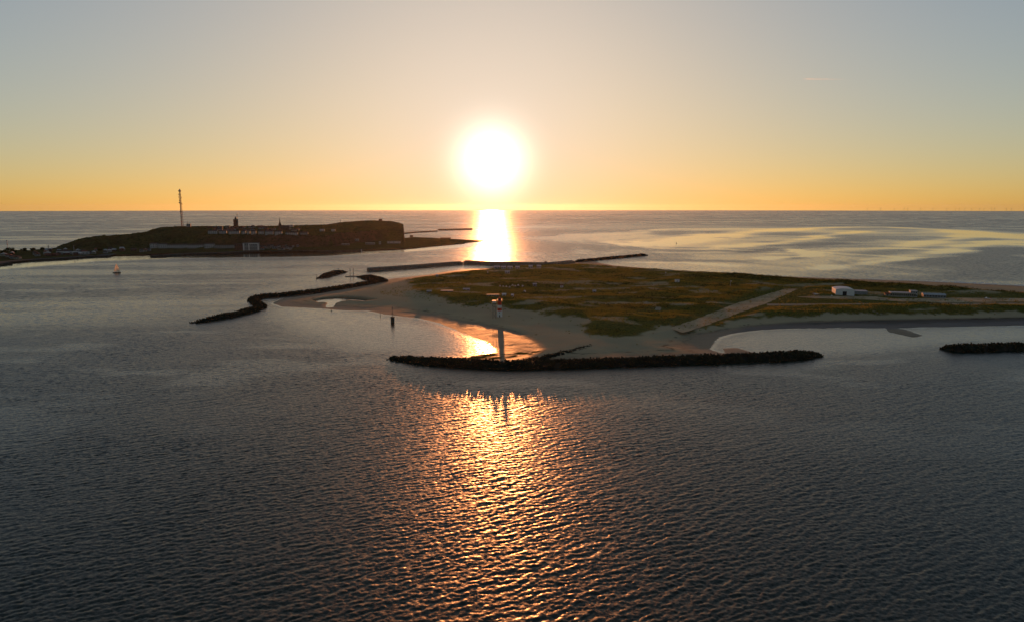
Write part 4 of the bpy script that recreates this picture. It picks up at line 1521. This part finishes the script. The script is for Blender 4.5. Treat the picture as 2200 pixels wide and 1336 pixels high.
p = at(251, 587, 0)
root = empty('sailing_boat', p, R(8))
link('hull', hull_mesh(12.5, 3.6, 1.2), M['hull'], root)
MB().tube((0.6, 0, 0.8), (0.6, 0, 17.5), 0.12, 0.07, 6).build('mast', M['steel'], root)
MB().tube((0.6, 0, 2.2), (-5.0, 0.3, 2.2), 0.1, 0.08, 6).build('boom', M['steel'], root)
link('mainsail', sail_mesh([(0.45, 0, 2.4), (-4.9, 0.5, 2.4), (0.5, 0, 17.0)], 0.5), M['sail'], root)
link('jib', sail_mesh([(5.9, 0, 1.5), (0.9, 0.8, 1.9), (0.75, 0, 15.2)], 0.4), M['sail'], root)
MB().box(-3.4, 0.3, -1.1, 1.1, 1.15, 1.75).build('cabin', M['whitepaint'], root)
tag(root, 'sailing boat with glowing backlit sails on the open channel', 'boat')

p = at(1173, 567, 0)
root = empty('motor_yacht', p, R(-6))
link('hull', hull_mesh(14.0, 4.0, 1.7), M['hull'], root)
MB().box(-4.5, 3.0, -1.5, 1.5, 1.7, 3.4).build('cabin', M['grey'], root)
MB().box(-2.5, 1.0, -1.2, 1.2, 3.4, 5.0).build('wheelhouse', M['grey'], root)
MB().tube((-0.5, 0, 4.8), (-0.5, 0, 15.0), 0.14, 0.08, 6).build('mast', M['steel'], root)
MB().tube((-0.5, 0, 5.4), (-5.0, 0, 5.0), 0.09, 0.07, 6).build('boom', M['steel'], root)
tag(root, 'moored motor yacht with a bare mast behind the inner mole', 'boat')


def buoy(px, py, size, label):
    p = at(px, py, 0)
    root = empty('buoy', p)
    MB().lathe([(0.4 * size, -0.6 * size), (1.0 * size, -0.1 * size), (1.0 * size, 0.5 * size), (0.5 * size, 0.7 * size)], 10).build('float', M['steel'], root)
    MB().lathe([(0.45 * size, 0.7 * size), (0.2 * size, 2.4 * size), (0.3 * size, 2.4 * size), (0.05 * size, 3.0 * size)], 8).build('tower', M['steel'], root)
    tag(root, label, 'buoy')


buoy(410.5, 554, 1.6, 'dark buoy off the landing quay')
buoy(712, 668, 0.7, 'small dark buoy off the edge of the sandbar')
buoy(1453, 523.5, 1.5, 'lone dark buoy out on the bright shoals')

# ------------------------------------------------------------------ wind farm on the horizon
blade = MB().add([(-0.9, -0.4, 1.5), (1.6, 0, 1.5), (-0.9, 0.4, 1.5), (-0.5, -0.3, 18), (2.2, 0, 18), (-0.5, 0.3, 18), (-0.1, -0.1, 60), (0.5, 0, 60), (-0.1, 0.1, 60)],
                 [(0, 2, 1), (0, 1, 4, 3), (1, 2, 5, 4), (2, 0, 3, 5), (3, 4, 7, 6), (4, 5, 8, 7), (5, 3, 6, 8), (6, 7, 8)]).mesh('blade')
towerm = MB().lathe([(3.2, -60), (3.0, 0), (2.0, 92)], 10).mesh('tower')
nacm = MB().box(-2.2, 2.2, -3.5, 8, 91.5, 96).mesh('nacelle')
hubm = MB().lathe([(1.9, -1.2), (2.0, 0.6), (0.4, 2.4)], 10).mesh('hub')
for me_ in (blade, towerm, nacm, hubm):
    me_.materials.append(M['steel'])
rs = random.Random(4)
for i, x in enumerate((1846, 1874, 1903, 1923, 1931, 1958, 1984, 2013, 2031, 2039, 2051, 2065, 2082, 2091, 2107, 2113, 2138, 2149, 2178, 2186, 2196)):
    r = 29000 + rs.uniform(-2500, 2500)
    a = math.atan((x - 1100) / F * 1.012)
    root = empty('wind_turbine', (r * math.sin(a), r * math.cos(a), drop(r)), rs.uniform(-0.4, 0.4))
    link('tower', towerm, None, root)
    link('nacelle', nacm, None, root)
    hb = link('hub', hubm, None, root)
    hb.location = (0, -4.5, 94)
    hb.rotation_euler = (R(90), 0, 0)
    th = rs.uniform(0, 2)
    for k in range(3):
        b = link('blade', blade, None, root)
        b.location = (0, -5, 94)
        b.rotation_euler = (0, th + k * 2 * math.pi / 3, 0)
    tag(root, '%s tiny wind turbine on the horizon, counted from the left end of the farm' % ORD[i], 'wind turbine', 'wind turbines on the horizon')

# ------------------------------------------------------------------ contrail high in the sky
t = NT('contrail_ice')
t.n.remove(t.p)
vs_ = t.node('ShaderNodeVolumeScatter', {'Color': rgb(1, 1, 1), 'Density': 0.004, 'Anisotropy': 0.75})
t.l.new(vs_.outputs[0], t.out.inputs['Volume'])
D_ = 46000.0
pts = []
for i in range(25):
    u = i / 24
    q = ray(1724 + u * 104, 170.5 + 0.6 * u)
    pts.append((EYE + q * D_, u))
m = MB()
prev = None
thick = []
V, Fc = [], []
for i, (p, u) in enumerate(pts):
    rr_ = 4 + 44 * min(1, u * 9) * (1 - u) ** 0.8
    for k in range(6):
        a = 2 * math.pi * k / 6
        V.append((p.x, p.y + rr_ * math.cos(a), p.z + rr_ * math.sin(a)))
    if i:
        for k in range(6):
            b = (i - 1) * 6
            Fc.append((b + k, b + (k + 1) % 6, b + 6 + (k + 1) % 6, b + 6 + k))
nl = len(V) - 6
Fc += [(5, 4, 3, 2, 1, 0), tuple(range(nl, nl + 6))]
me = bpy.data.meshes.new('contrail')
me.from_pydata(V, [], Fc)
me.update()
o = link('contrail', me, t.m)
tag(o, 'thin white contrail high in the sky right of the sun', 'contrail', kind='stuff')
#@@HAZE@@


# ------------------------------------------------------------------ evening haze over the sea
hz = MB().box(-46500, 46500, -46500, 46500, -190, 200).build('haze', None)
t = bpy.data.materials.new('evening_haze')
t.use_nodes = True
t.node_tree.nodes.clear()
vo = t.node_tree.nodes.new('ShaderNodeVolumePrincipled')
vo.inputs['Color'].default_value = (0.95, 0.93, 0.90, 1)
vo.inputs['Density'].default_value = 3.6e-6
vo.inputs['Anisotropy'].default_value = 0.80
mo = t.node_tree.nodes.new('ShaderNodeOutputMaterial')
t.node_tree.links.new(vo.outputs[0], mo.inputs['Volume'])
hz.data.materials.append(t)
tag(hz, 'thin warm evening haze over the sea', 'haze', kind='stuff')
